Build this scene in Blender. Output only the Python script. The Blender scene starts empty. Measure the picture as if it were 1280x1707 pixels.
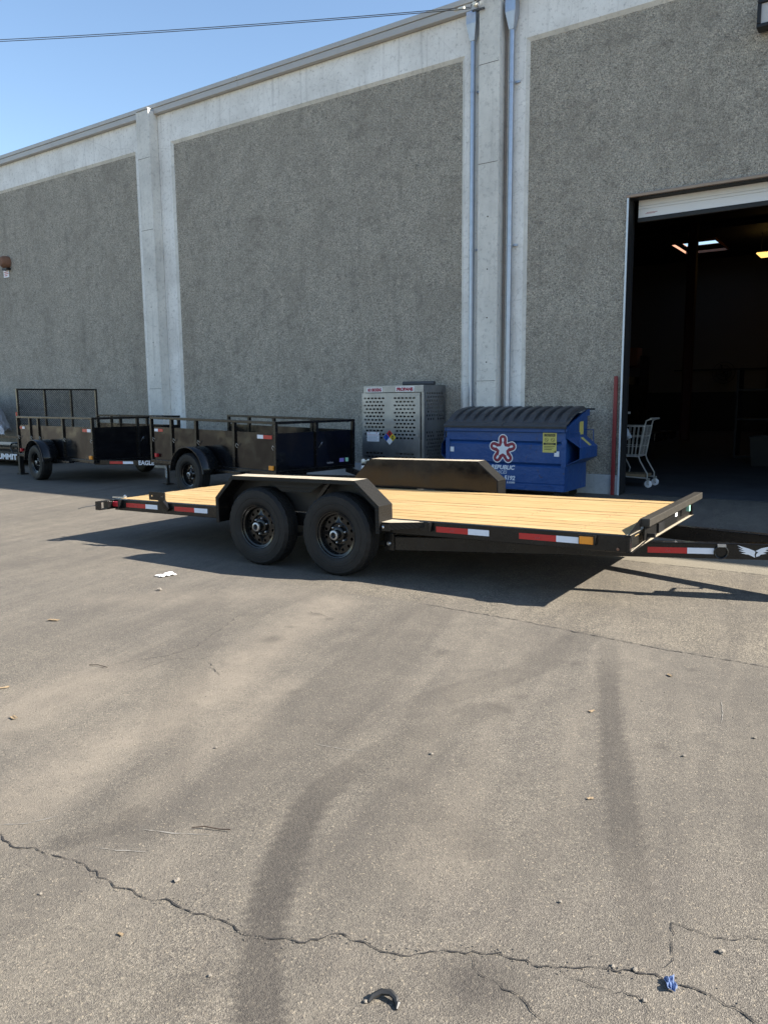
import bpy, bmesh, math, random
import numpy as np
from mathutils import Vector, Matrix
random.seed(7); rng = np.random.default_rng(11)
S = bpy.context.scene; COL = S.collection
R = math.radians

# ------------------------------------------------------------------ camera, sky, sun, exposure
CAM_H = 1.45
cam = bpy.data.cameras.new('camera'); camo = bpy.data.objects.new('camera', cam); COL.objects.link(camo)
F, PIT, ROLL, YAW = 1287.0, 0.1434, -0.00887, 0.6012
fw = Vector((-math.sin(YAW)*math.cos(PIT), math.cos(YAW)*math.cos(PIT), -math.sin(PIT)))
rt = Vector((math.cos(YAW), math.sin(YAW), 0)); up = rt.cross(fw)
r2 = rt*math.cos(ROLL)+up*math.sin(ROLL); u2 = -rt*math.sin(ROLL)+up*math.cos(ROLL)
m3 = Matrix((r2, u2, -fw)).transposed(); camo.matrix_world = Matrix.Translation((0, 0, CAM_H)) @ m3.to_4x4()
cam.sensor_fit = 'HORIZONTAL'; cam.sensor_width = 36; cam.lens = 36*F/1280; cam.clip_end = 600; cam.clip_start = 0.05
S.camera = camo
SUN_TO = Vector((1.32, 0.56, 1.0)).normalized()
EL = math.asin(SUN_TO.z); AZ = math.atan2(SUN_TO.x, SUN_TO.y)
w = bpy.data.worlds.new('World'); S.world = w; w.use_nodes = True
wn = w.node_tree; sky = wn.nodes.new('ShaderNodeTexSky'); sky.sky_type = 'NISHITA'; sky.sun_disc = False
sky.sun_elevation = EL; sky.sun_rotation = AZ; sky.air_density = 1.15; sky.dust_density = 0.4; sky.ozone_density = 2.6
bg = wn.nodes['Background']; bg.inputs['Strength'].default_value = 0.072
wn.links.new(sky.outputs['Color'], bg.inputs['Color'])
sl = bpy.data.lights.new('sun', 'SUN'); sl.energy = 5.0; sl.angle = R(0.5); sl.color = (1.0, 0.93, 0.82)
so = bpy.data.objects.new('sun', sl); COL.objects.link(so); so.rotation_euler = SUN_TO.to_track_quat('Z', 'Y').to_euler(); so.location = (20, 30, 30)
S.view_settings.view_transform = 'Standard'; S.view_settings.look = 'None'; S.view_settings.gamma = 1; S.view_settings.exposure = 1.7
S.view_settings.use_curve_mapping = False

# ------------------------------------------------------------------ node helper and materials
class NT:
    def __init__(s, name):
        s.m = bpy.data.materials.new(name); s.m.use_nodes = True; s.t = s.m.node_tree
        s.b = s.t.nodes['Principled BSDF']; s._tc = None
    def n(s, t, **kw):
        x = s.t.nodes.new(t)
        for k, v in kw.items(): setattr(x, k, v)
        return x
    def l(s, a, b): s.t.links.new(a, b)
    def set(s, node, key, v):
        if hasattr(v, 'links'): s.l(v, node.inputs[key])
        else: node.inputs[key].default_value = v
    def obj(s):
        if not s._tc: s._tc = s.n('ShaderNodeTexCoord')
        return s._tc.outputs['Object']
    def map(s, scale=(1, 1, 1), rot=(0, 0, 0), loc=None, vec=None):
        x = s.n('ShaderNodeMapping'); s.l(vec or s.obj(), x.inputs['Vector'])
        x.inputs['Scale'].default_value = scale; x.inputs['Rotation'].default_value = rot
        if loc is not None: s.set(x, 'Location', loc)
        return x.outputs['Vector']
    def noise(s, sc, det=4, rough=.6, vec=None, dist=0):
        x = s.n('ShaderNodeTexNoise'); s.l(vec or s.obj(), x.inputs['Vector'])
        x.inputs['Scale'].default_value = sc; x.inputs['Detail'].default_value = det; x.inputs['Roughness'].default_value = rough; x.inputs['Distortion'].default_value = dist
        return x.outputs['Fac']
    def vor(s, sc, vec=None, feat='F1', out='Color', rnd=1):
        x = s.n('ShaderNodeTexVoronoi', feature=feat); s.l(vec or s.obj(), x.inputs['Vector']); x.inputs['Scale'].default_value = sc; x.inputs['Randomness'].default_value = rnd
        return x.outputs[out]
    def ramp(s, f, pts, interp='LINEAR'):
        x = s.n('ShaderNodeValToRGB'); s.l(f, x.inputs['Fac']); e = x.color_ramp.elements; x.color_ramp.interpolation = interp
        while len(e) < len(pts): e.new(.5)
        for i, (p, c) in enumerate(pts):
            e[i].position = p; e[i].color = (c, c, c, 1) if not hasattr(c, '__len__') else (*c, 1)
        return x.outputs['Color']
    def mix(s, f, a, b, mode='MIX'):
        x = s.n('ShaderNodeMix', data_type='RGBA', blend_type=mode)
        for i, v in ((0, f), (6, a), (7, b)):
            if hasattr(v, 'links'): s.l(v, x.inputs[i])
            else: x.inputs[i].default_value = v if i == 0 else ((*v, 1) if len(v) == 3 else v)
        return x.outputs[2]
    def math(s, op, a, b=0.0, c=None):
        x = s.n('ShaderNodeMath', operation=op)
        for i, v in ((0, a), (1, b), (2, c)):
            if v is None: continue
            if hasattr(v, 'links'): s.l(v, x.inputs[i])
            else: x.inputs[i].default_value = v
        return x.outputs[0]
    def bump(s, h, st=.5, dist=.01, nrm=None):
        x = s.n('ShaderNodeBump'); s.l(h, x.inputs['Height']); x.inputs['Strength'].default_value = st; x.inputs['Distance'].default_value = dist
        if nrm: s.l(nrm, x.inputs['Normal'])
        return x.outputs['Normal']
    def attr(s, name):
        x = s.n('ShaderNodeAttribute', attribute_name=name); return x.outputs['Fac']
    def rand(s): return s.n('ShaderNodeObjectInfo').outputs['Random']
    def out(s, col=None, rough=None, metal=None, nrm=None, spec=None, coat=None, emit=None):
        B = s.b.inputs
        for k, v in (('Base Color', col), ('Roughness', rough), ('Metallic', metal), ('Specular IOR Level', spec), ('Coat Weight', coat)):
            if v is None: continue
            if hasattr(v, 'links'): s.l(v, B[k])
            else: B[k].default_value = (*v, 1) if hasattr(v, '__len__') else v
        if nrm is not None: s.l(nrm, B['Normal'])
        if emit:
            B['Emission Color'].default_value = (*emit[0], 1); B['Emission Strength'].default_value = emit[1]
        return s.m
MAT = {}
def simple(name, col, rough=.5, metal=0, var=.15, sc=20, bumpst=0, coat=None, spec=None):
    t = NT(name); f = t.noise(sc, 3)
    c = t.mix(f, [max(0, x*(1-var)) for x in col], [min(1, x*(1+var)) for x in col])
    rr = t.math('ADD', rough-.05, t.math('MULTIPLY', t.noise(sc*2.3, 3), .1))
    MAT[name] = t.out(c, rr, metal, t.bump(t.noise(sc*4, 3), bumpst, .004) if bumpst else None, coat=coat, spec=spec); return MAT[name]

def mk_asphalt():
    t = NT('asphalt')
    fine = t.vor(330, out='Color'); sp = t.n('ShaderNodeSeparateColor'); t.l(fine, sp.inputs[0])
    fine2 = t.vor(140); sp2 = t.n('ShaderNodeSeparateColor'); t.l(fine2, sp2.inputs[0])
    stone = t.ramp(sp.outputs[0], [(0, (.055, .05, .045)), (.4, (.125, .113, .098)), (.8, (.185, .168, .143)), (1, (.34, .31, .26))])
    coarse = t.ramp(sp2.outputs[1], [(0, (.06, .056, .05)), (.4, (.165, .146, .117)), (.8, (.22, .193, .15)), (1, (.38, .335, .26))])
    cs = t.attr('coarse')
    grit = t.ramp(t.noise(.45, 3, .6, t.map((1, 1, 1), (0, 0, .3))), [(.42, 0.0), (.62, 1.0)])
    cs2 = t.math('MAXIMUM', cs, t.math('ADD', .06, t.math('MULTIPLY', grit, .3)))
    c = t.mix(cs2, stone, coarse)
    # dusty haul streaks running from near left to the wheels, and broad blotches
    st = t.noise(1.0, 6, .65, t.map((.35, 4.2, 1), vec=t.map((1, 1, 1), (0, 0, R(-107)))), .6)
    c = t.mix(t.ramp(st, [(.38, 0.0), (.68, .55)]), c, (.235, .208, .17))
    st2 = t.noise(1.0, 5, .6, t.map((.5, 3.0, 1), loc=(4, 9, 0), vec=t.map((1, 1, 1), (0, 0, R(-97)))), .5)
    c = t.mix(t.ramp(st2, [(.5, 0.0), (.75, .55)]), c, (.085, .076, .068))
    bl = t.noise(.8, 6, .68)
    c = t.mix(t.ramp(bl, [(.33, .5), (.56, 0.0)]), c, (.1, .091, .081), 'MIX')
    bl2 = t.noise(6, 6, .75)
    c = t.mix(t.ramp(bl2, [(.36, .32), (.6, 0.0)]), c, (.085, .078, .07), 'MIX')
    sc1 = t.noise(9, 5, .8, t.map((.1, 2.4, 1), vec=t.map((1, 1, 1), (0, 0, R(-150)))))
    c = t.mix(t.ramp(sc1, [(.66, 0.0), (.78, .35)]), c, (.27, .245, .205))
    c = t.mix(t.math('MULTIPLY', t.attr('dust_light'), t.ramp(t.noise(7, 6, .75), [(.25, .15), (.65, .75)])), c, (.27, .235, .19))
    spk = t.vor(210, out='Color'); sp3 = t.n('ShaderNodeSeparateColor'); t.l(spk, sp3.inputs[0])
    c = t.mix(t.ramp(sp3.outputs[2], [(.965, 0.0), (.99, .6)]), c, (.36, .31, .235)); c = t.mix(t.ramp(sp3.outputs[2], [(.02, .55), (.05, 0.0)]), c, (.05, .046, .042))
    sk = t.math('MULTIPLY', t.attr('skid'), t.math('MULTIPLY', t.ramp(t.noise(70, 5, .75), [(.3, .4), (.56, 1.0)]), t.ramp(t.noise(4, 4, .7), [(.3, .75), (.6, 1.0)])))
    c = t.mix(t.math('MULTIPLY', sk, .8), c, (.05, .045, .041))
    c = t.mix(t.math('MULTIPLY', t.attr('pale_band'), .75), c, (.26, .235, .185))
    c = t.mix(1.0, c, (.82, .81, .8), 'MULTIPLY')
    h = t.math('ADD', t.math('MULTIPLY', t.vor(330, out='Distance'), 1.0), t.math('MULTIPLY', t.vor(140, out='Distance'), t.math('ADD', .12, t.math('MULTIPLY', cs2, 1.2))))
    h = t.math('ADD', h, t.math('MULTIPLY', t.noise(70, 5, .7), .7))
    t.out(c, t.math('ADD', .78, t.math('MULTIPLY', bl, .15)), 0, t.bump(h, .6, .0035), spec=.28); MAT['asphalt'] = t.m
mk_asphalt()
def mk_agg():
    t = NT('exposed_aggregate')
    a = t.vor(84); sp = t.n('ShaderNodeSeparateColor'); t.l(a, sp.inputs[0])
    a2 = t.vor(40); sp2 = t.n('ShaderNodeSeparateColor'); t.l(a2, sp2.inputs[0])
    c = t.ramp(sp.outputs[0], [(0, (.14, .134, .12)), (.2, (.4, .385, .345)), (.6, (.58, .555, .495)), (.88, (.7, .66, .57)), (.95, (.9, .85, .74)), (1, (.95, .9, .8))])
    c2 = t.ramp(sp2.outputs[2], [(0, (.3, .29, .26)), (.6, (.54, .52, .46)), (.93, (.68, .64, .55)), (1, (.95, .9, .78))])
    c = t.mix(.3, c, c2)
    edge = t.ramp(t.vor(84, out='Distance'), [(.4, 1.0), (.8, .68)])
    c = t.mix(1.0, c, edge, 'MULTIPLY')
    drt = t.noise(1.1, 6, .72, t.map((1, 1, .8)))
    c = t.mix(t.ramp(drt, [(.32, .55), (.55, 0.0)]), c, (.3, .28, .245))
    w_ = t.noise(2.0, 5, .65, t.map((.6, 1, 2.2), vec=t.map((1, 1, 1), (0, R(14), 0))))
    c = t.mix(t.ramp(w_, [(.6, 0.0), (.76, .45)]), c, (.24, .225, .2))
    c = t.mix(1.0, c, t.ramp(t.noise(5.5, 6, .75), [(.3, .74), (.5, 1.0), (.7, 1.0), (.85, 1.14)]), 'MULTIPLY')
    c = t.mix(1.0, c, (1.0, .955, .9), 'MULTIPLY')
    c = t.mix(t.ramp(t.noise(2.2, 5, .7, t.map((1.5, 1, .22))), [(.56, 0.0), (.74, .38)]), c, (.16, .148, .125))
    h = t.math('SUBTRACT', 1.0, t.vor(84, out='Distance'))
    t.out(c, .85, 0, t.bump(h, .9, .018), spec=.3); MAT['agg'] = t.m
mk_agg()
def mk_concrete(name, base, dark, k=1.0):
    t = NT(name)
    n1 = t.noise(1.4, 7, .68); n2 = t.noise(16, 5, .7)
    c = t.mix(t.ramp(n1, [(.3, 1.0), (.62, 0.0)]), base, dark)
    c = t.mix(t.ramp(n2, [(.28, .5*k), (.46, 0.0)]), c, [x*.5 for x in dark])
    run = t.noise(5, 5, .7, t.map((2.2, 2.2, .1)))
    c = t.mix(t.ramp(run, [(.55, 0.0), (.78, .5*k)]), c, [x*.62 for x in dark])
    pit = t.vor(38, out='Distance'); c = t.mix(t.ramp(pit, [(.03, .75*k), (.1, 0.0)]), c, [x*.4 for x in dark])
    hair = t.vor(1.1, feat='DISTANCE_TO_EDGE', out='Distance', vec=t.mix(.12, t.obj(), t.n('ShaderNodeTexNoise').outputs['Color']))
    c = t.mix(t.ramp(hair, [(.0, .16*k), (.005, 0.0)]), c, [x*.35 for x in dark])
    t.out(c, .8, 0, t.bump(t.math('ADD', n2, t.math('MULTIPLY', pit, .3)), .35, .006), spec=.3); MAT[name] = t.m
mk_concrete('concrete', (.9, .89, .85), (.69, .675, .635), 1.5)
mk_concrete('concrete_pilaster', (.76, .74, .68), (.56, .55, .51), 1.1)
mk_concrete('plinth', (.5, .52, .53), (.36, .38, .39))
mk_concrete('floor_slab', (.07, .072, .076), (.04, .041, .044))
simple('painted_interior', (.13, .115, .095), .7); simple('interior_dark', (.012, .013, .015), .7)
def mk_black(name, col=(.006, .006, .0065), rough=.22, wav=.25, wsc=1.6, dirt=.5):
    t = NT(name)
    d = t.noise(7, 5, .7); rr = t.ramp(d, [(.3, rough-.06), (.7, rough+.12)])
    c = t.mix(t.ramp(t.noise(3.2, 6, .7), [(.5, 0.0), (.8, dirt)]), col, (.026, .0235, .02))
    h = t.noise(wsc, 2, .4); h2 = t.noise(90, 2)
    t.out(c, rr, 0, t.bump(h2, .06, .002, t.bump(h, wav, .05)), spec=.4, coat=.08); MAT[name] = t.m
mk_black('black_paint'); mk_black('black_sheet', (.004, .0045, .006), .14, .55, 1.5, .12); mk_black('black_matte', (.009, .009, .0095), .5, .05)
def mk_diamond():
    t = NT('diamond_plate'); k = 150.0
    sx = t.n('ShaderNodeSeparateXYZ'); t.l(t.obj(), sx.inputs[0])
    p = t.math('SUBTRACT', sx.outputs[0], t.math('MULTIPLY', t.math('SIGN', sx.outputs[0]), sx.outputs[2])); q = t.math('ADD', sx.outputs[1], t.math('MULTIPLY', sx.outputs[2], .7))
    a = t.math('SINE', t.math('MULTIPLY', t.math('ADD', p, q), k)); b = t.math('SINE', t.math('MULTIPLY', t.math('SUBTRACT', p, q), k))
    h = t.math('MAXIMUM', t.math('MULTIPLY', a, b), .1)
    nz = t.n('ShaderNodeSeparateXYZ'); t.l(t.n('ShaderNodeNewGeometry').outputs['Normal'], nz.inputs[0])
    dust_light = t.math('MULTIPLY', t.ramp(nz.outputs[2], [(.9, .0), (.985, 1.0)]), t.ramp(t.noise(5, 6, .7), [(.3, .5), (.7, .95)]))  # upward faces paler: settled dust, plus sunlit brightness put into the colour
    c = t.mix(dust_light, (.005, .0048, .0045), (.6, .52, .4))
    t.b.inputs['Sheen Weight'].default_value = .02; t.b.inputs['Sheen Roughness'].default_value = .4; t.b.inputs['Sheen Tint'].default_value = (.85, .76, .62, 1)
    t.out(c, t.math('ADD', .36, t.math('MULTIPLY', t.noise(14), .2)), 0, t.bump(h, .8, .003), spec=.25); MAT['diamond'] = t.m
mk_diamond()
def mk_wood():
    t = NT('pine_board'); rnd = t.rand(); cx = t.n('ShaderNodeCombineXYZ')
    t.l(t.math('MULTIPLY', rnd, 37.0), cx.inputs[0]); t.l(t.math('MULTIPLY', rnd, 91.0), cx.inputs[1])
    v = t.map((.9, 22, 22), loc=cx.outputs[0]); v2 = t.map((2.2, 95, 95), loc=cx.outputs[0])
    g = t.noise(1.0, 6, .65, v, 1.3); g2 = t.noise(1.0, 4, .6, v2)
    c = t.ramp(g, [(.32, (.27, .16, .065)), (.44, (.42, .295, .135)), (.58, (.5, .375, .19)), (.74, (.42, .28, .125))])
    c = t.mix(t.ramp(g2, [(.38, .8), (.55, 0.0)]), c, (.24, .125, .05))
    c = t.mix(t.math('MULTIPLY', rnd, .6), c, (.36, .235, .1))
    kn = t.vor(1.0, t.map((1.7, 6.0, 6.0), loc=cx.outputs[0]), out='Distance')
    c = t.mix(t.ramp(kn, [(.02, .85), (.075, 0.0)]), c, (.2, .095, .035))
    dirt = t.noise(1.7, 6, .72, t.n('ShaderNodeNewGeometry').outputs['Position'])
    c = t.mix(t.ramp(dirt, [(.52, 0.0), (.75, .3)]), c, (.28, .2, .125))
    t.out(c, .6, 0, t.bump(t.math('ADD', g, t.math('MULTIPLY', g2, .5)), .25, .003), spec=.3); MAT['wood'] = t.m
mk_wood()
def mk_tyre():
    t = NT('tyre_rubber')
    sx = t.n('ShaderNodeSeparateXYZ'); t.l(t.obj(), sx.inputs[0])
    ang = t.math('ARCTAN2', sx.outputs[0], sx.outputs[2]); rad = t.math('SQRT', t.math('ADD', t.math('POWER', sx.outputs[0], 2.0), t.math('POWER', sx.outputs[2], 2.0)))
    ribs = t.math('SINE', t.math('MULTIPLY', rad, 320.0))
    c = t.mix(t.ramp(t.noise(9, 5, .7), [(.35, 0.0), (.75, .8)]), (.01, .01, .0105), (.022, .021, .02))
    t.out(c, .62, 0, t.bump(t.math('ADD', t.math('MULTIPLY', ribs, .2), t.noise(60, 3)), .35, .004), spec=.3); MAT['tyre'] = t.m
mk_tyre()
mk_black('rim_black', (.008, .008, .008), .18, .02)
simple('galvanised', (.42, .46, .53), .4, .85, .2, 9, .06); simple('steel_bright', (.75, .75, .76), .25, 1, .1); simple('bolt_grey', (.45, .45, .46), .4, .9)
def mk_stainless():
    t = NT('brushed_aluminium'); b = t.noise(1, 4, .6, t.map((3, 3, 160)))
    c = t.mix(t.ramp(t.noise(2.5, 5), [(.35, 0.0), (.7, 1.0)]), (.25, .255, .265), (.4, .405, .41))
    t.out(c, t.math('ADD', .3, t.math('MULTIPLY', b, .18)), .9, t.bump(b, .05, .002)); MAT['stainless'] = t.m
mk_stainless()
simple('fascia_metal', (.46, .44, .41), .5, .15, .12, 3); simple('rusty_steel', (.2, .1, .06), .8, 0, .5, 12, .2); simple('rust_pipe', (.27, .235, .21), .7, 0, .3)
simple('grey_edge', (.62, .68, .72), .45, .2); simple('door_white', (.78, .79, .8), .45, 0, .05, 3); simple('brown_trim', (.34, .25, .18), .6); simple('red_post', (.21, .022, .024), .45, 0, .25, 8)
simple('column_red', (.07, .014, .013), .6)
simple('scuffed_steel', (.035, .031, .025), .5, 0, .6, 22, .15, spec=.4)
def mk_blue():
    t = NT('dumpster_blue')
    c = t.mix(t.noise(3, 5), (.011, .055, .195), (.018, .078, .265))
    sc = t.noise(9, 6, .75, t.map((.35, 1, 2.4), (0, R(12), 0))); c = t.mix(t.ramp(sc, [(.6, 0.0), (.74, .5)]), c, (.07, .1, .17))
    ru = t.noise(13, 6, .8); c = t.mix(t.ramp(ru, [(.6, 0.0), (.68, .8)]), c, (.075, .045, .03))
    t.out(c, t.math('ADD', .32, t.math('MULTIPLY', sc, .3)), 0, t.bump(t.noise(2.6, 4), .7, .05), spec=.5); MAT['blue'] = t.m
mk_blue()
simple('black_plastic', (.05, .051, .055), .5, 0, .3, 14, .12)
simple('white_vinyl', (.8, .8, .82), .4, 0, .03); simple('letter_white', (.78, .8, .84), .4, 0, .02); simple('letter_grey', (.36, .37, .4), .5, 0, .02); simple('letter_red', (.33, .02, .05), .5, 0, .05); simple('letter_black', (.015, .015, .015), .5)
simple('maroon', (.26, .02, .045), .45, 0, .1); simple('sign_red', (.5, .02, .02), .4, 0, .05); simple('sign_blue', (.012, .09, .5), .4, 0, .05); simple('sign_yellow', (.75, .56, .03), .4, 0, .05); simple('caution_yellow', (.6, .52, .14), .5, 0, .15)
simple('letter_faint', (.36, .05, .06), .5, 0, .02); simple('violet', (.2, .17, .5), .4); simple('mint', (.3, .6, .45), .4)
def mk_reflector(name, col):
    t = NT(name); v = t.vor(150, t.map((1, 1, 1)), rnd=0, out='Distance')
    t.out(t.mix(t.math('MULTIPLY', v, 1.2), col, [min(1, c*1.25+.01) for c in col]), .25, 0, spec=.6); MAT[name] = t.m
mk_reflector('reflect_red', (.42, .012, .014)); mk_reflector('reflect_white', (.66, .7, .78)); mk_reflector('amber', (.75, .27, .02))
simple('red_lens', (.5, .02, .03), .2, 0, .1)
t = NT('silver_cover'); cr = t.noise(6, 6, .7, None, 1.5)
t.out(t.mix(cr, (.35, .37, .42), (.8, .83, .9)), .35, .3, t.bump(cr, 1.0, .08)); MAT['silver'] = t.m
t = NT('lamp_tube'); MAT['lamp'] = t.out((.9, .7, .3), .5, 0, emit=((1.0, .6, .16), .6))
t = NT('glass_lens'); MAT['glass'] = t.out((.5, .48, .45), .08, 0, spec=.8)
simple('cart_wire', (.7, .7, .67), .35, .6); simple('cart_plastic', (.3, .31, .32), .6); simple('bottle_blue', (.6, .68, .8), .3); simple('wood_well', (.3, .13, .07), .7, 0, .3, 6)
simple('paper', (.85, .86, .88), .7); simple('foil_blue', (.16, .22, .38), .25, .3); simple('rubber_scrap', (.02, .02, .02), .5); simple('leaf_tan', (.22, .16, .095), .8); simple('pebble', (.17, .15, .125), .85, 0, .3, 30); simple('twig', (.045, .03, .02), .8)
simple('pale_scuff', (.19, .178, .158), .9, 0, .4, 60)
simple('crack_dark', (.022, .02, .019), .95, 0, .4, 40)
simple('porcelain', (.8, .78, .68), .3); simple('wire_black', (.07, .07, .072), .6)

# ------------------------------------------------------------------ mesh helpers
class MB:
    def __init__(s): s.v = []; s.f = []; s.mk = []
    def add(s, vs, fs):
        s.mk.append((len(s.v), len(s.f))); o = len(s.v); s.v += [tuple(x) for x in vs]; s.f += [tuple(i+o for i in f) for f in fs]; return s
    def box(s, x0, x1, y0, y1, z0, z1, M=None):
        vs = [Vector(p) for p in ((x0,y0,z0),(x1,y0,z0),(x1,y1,z0),(x0,y1,z0),(x0,y0,z1),(x1,y0,z1),(x1,y1,z1),(x0,y1,z1))]
        if M: vs = [M @ p for p in vs]
        return s.add(vs, [(3,2,1,0),(4,5,6,7),(0,1,5,4),(1,2,6,5),(2,3,7,6),(3,0,4,7)])
    def quad(s, a, b, c, d): return s.add([a, b, c, d], [(0, 1, 2, 3)])
    def bar(s, p0, p1, wd, ht, upv=(0, 0, 1)):
        p0, p1 = Vector(p0), Vector(p1); d = p1-p0; L = d.length; x = d/L; u = Vector(upv); y = u.cross(x)
        if y.length < 1e-4: y = Vector((0, 1, 0)).cross(x)
        y.normalize(); z = x.cross(y)
        M = Matrix((x, y, z)).transposed().to_4x4(); M.translation = p0
        return s.box(0, L, -wd/2, wd/2, -ht/2, ht/2, M)
    def tube(s, pts, r, n=8, cap=True):
        pts = [Vector(p) for p in pts]; rs = r if hasattr(r, '__len__') else [r]*len(pts); vs = []; fs = []
        ref = None
        for i, p in enumerate(pts):
            d = (pts[min(i+1, len(pts)-1)]-pts[max(i-1, 0)]).normalized()
            if ref is None: ref = Vector((0, 0, 1)) if abs(d.z) < .9 else Vector((1, 0, 0))
            a = (ref-d*ref.dot(d)).normalized(); b = d.cross(a); ref = a
            vs += [p+(a*math.cos(k*2*math.pi/n)+b*math.sin(k*2*math.pi/n))*rs[i] for k in range(n)]
        for i in range(len(pts)-1):
            for k in range(n):
                fs.append((i*n+k, i*n+(k+1) % n, (i+1)*n+(k+1) % n, (i+1)*n+k))
        if cap: fs += [tuple(range(n))[::-1], tuple((len(pts)-1)*n+k for k in range(n))]
        return s.add(vs, fs)
    def lathe(s, prof, n=32, M=None, cap=False):   # profile (r, a): axis along local +Y
        vs = []; fs = []
        for k in range(n):
            c, sn = math.cos(k*2*math.pi/n), math.sin(k*2*math.pi/n)
            for r, a in prof: vs.append(Vector((r*c, a, r*sn)))
        m = len(prof)
        for k in range(n):
            k2 = (k+1) % n
            for i in range(m-1): fs.append((k*m+i, k*m+i+1, k2*m+i+1, k2*m+i))
        if cap: fs.append(tuple(k*m+m-1 for k in range(n))); fs.append(tuple(k*m for k in range(n))[::-1])
        if M: vs = [M @ v for v in vs]
        return s.add(vs, fs)
    def prism(s, poly, y0, y1, M=None):            # polygon in (x, z), extruded along y
        n = len(poly); vs = [Vector((x, y0, z)) for x, z in poly]+[Vector((x, y1, z)) for x, z in poly]
        if M: vs = [M @ v for v in vs]
        fs = [tuple(range(n)), tuple(range(2*n-1, n-1, -1))]+[(i, i+n, (i+1) % n+n, (i+1) % n) for i in range(n)]
        return s.add(vs, fs)
    def perf(s, rows, fn, hw, hh, n=8):            # perforated sheet: rows of (v0, v1, [(u0, u1, hole?)...])
        for v0, v1, cells in rows:
            for u0, u1, hole in cells:
                if not hole: s.add([fn(u0, v0), fn(u1, v0), fn(u1, v1), fn(u0, v1)], [(0, 1, 2, 3)]); continue
                cu, cv = (u0+u1)/2, (v0+v1)/2; e = min(hw, hh)*.6
                hp = [(cu-hw+e, cv-hh), (cu+hw-e, cv-hh), (cu+hw, cv-hh+e), (cu+hw, cv+hh-e), (cu+hw-e, cv+hh), (cu-hw+e, cv+hh), (cu-hw, cv+hh-e), (cu-hw, cv-hh+e)]
                P = [fn(u0, v0), fn(u1, v0), fn(u1, v1), fn(u0, v1)]+[fn(*q) for q in hp]
                s.add(P, [(0, 1, 5, 4), (1, 6, 5), (1, 2, 7, 6), (2, 8, 7), (2, 3, 9, 8), (3, 10, 9), (3, 0, 11, 10), (0, 4, 11)])
    def build(s, name, mat, parent=None, loc=None, bev=0, smooth=False, solid=0, merge=True):
        me = bpy.data.meshes.new(name); me.from_pydata(s.v, [], s.f); me.update()
        bm = bmesh.new(); bm.from_mesh(me)
        if merge and (smooth or solid): bmesh.ops.remove_doubles(bm, verts=bm.verts, dist=1e-5)
        if any(len(f) > 4 for f in s.f): bmesh.ops.triangulate(bm, faces=[f for f in bm.faces if len(f.verts) > 4])
        bmesh.ops.recalc_face_normals(bm, faces=bm.faces)
        bm.to_mesh(me); bm.free()
        me.materials.append(MAT[mat]); o = bpy.data.objects.new(name, me); COL.objects.link(o)
        if parent: o.parent = parent
        if loc: o.location = loc
        if smooth:
            me.polygons.foreach_set('use_smooth', [True]*len(me.polygons))
            try: me.set_sharp_from_angle(angle=R(38))
            except Exception: pass
        if solid:
            md = o.modifiers.new('solid', 'SOLIDIFY'); md.thickness = solid; md.offset = 0
        if bev:
            md = o.modifiers.new('bevel', 'BEVEL'); md.width = bev; md.segments = 2; md.limit_method = 'ANGLE'; md.angle_limit = R(40)
        return o
def each(b, name, mat, parent=None, f=None, **k):      # every piece of a builder as an object of its own
    mk = b.mk+[(len(b.v), len(b.f))]
    for (v0, f0), (v1, f1) in zip(mk[:-1], mk[1:]):
        c = MB(); c.add(b.v[v0:v1], [tuple(i-v0 for i in q) for q in b.f[f0:f1]]); o = (f or (lambda c_, *a, **kk: c_.build(*a, **kk)))(c, name, mat, parent, **k)
    return o
def tag(o, label=None, cat=None, group=None, kind=None):
    for k, v in (('label', label), ('category', cat), ('group', group), ('kind', kind)):
        if v: o[k] = v
    return o
def thing(name, label, cat, loc=(0, 0, 0), rot=(0, 0, 0), group=None):
    o = bpy.data.objects.new(name, None); COL.objects.link(o); o.location = loc; o.rotation_euler = rot; o.empty_display_size = .1
    return tag(o, label, cat, group)
_TX = {}
def text(name, body, size, mat, parent, loc, rot=(R(90), 0, 0), align='LEFT', shear=0, bold=0, ext=.0008, width=None):
    key = (body, size, align, shear, bold, ext)
    if key not in _TX:
        cu = bpy.data.curves.new('lettering', 'FONT'); cu.body = body; cu.size = size; cu.align_x = align; cu.shear = shear; cu.offset = bold; cu.extrude = ext; cu.resolution_u = 3
        ob = bpy.data.objects.new('lettering_src', cu); COL.objects.link(ob); bpy.context.view_layer.update()
        dg = bpy.context.evaluated_depsgraph_get(); me = bpy.data.meshes.new_from_object(ob.evaluated_get(dg)); bpy.data.objects.remove(ob); _TX[key] = me
    me = _TX[key].copy(); me.materials.clear(); me.materials.append(MAT[mat])
    o = bpy.data.objects.new(name, me); COL.objects.link(o); o.parent = parent; o.location = loc; o.rotation_euler = rot
    if width:
        xs = [v.co.x for v in me.vertices]; o.scale = (width/(max(xs)-min(xs)), 1, 1)
    return o
def poly_plate(name, polys, y, th, mat, parent):
    b = MB()
    for p in polys: b.prism(p, y-th, y)
    return b.build(name, mat, parent)

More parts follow.
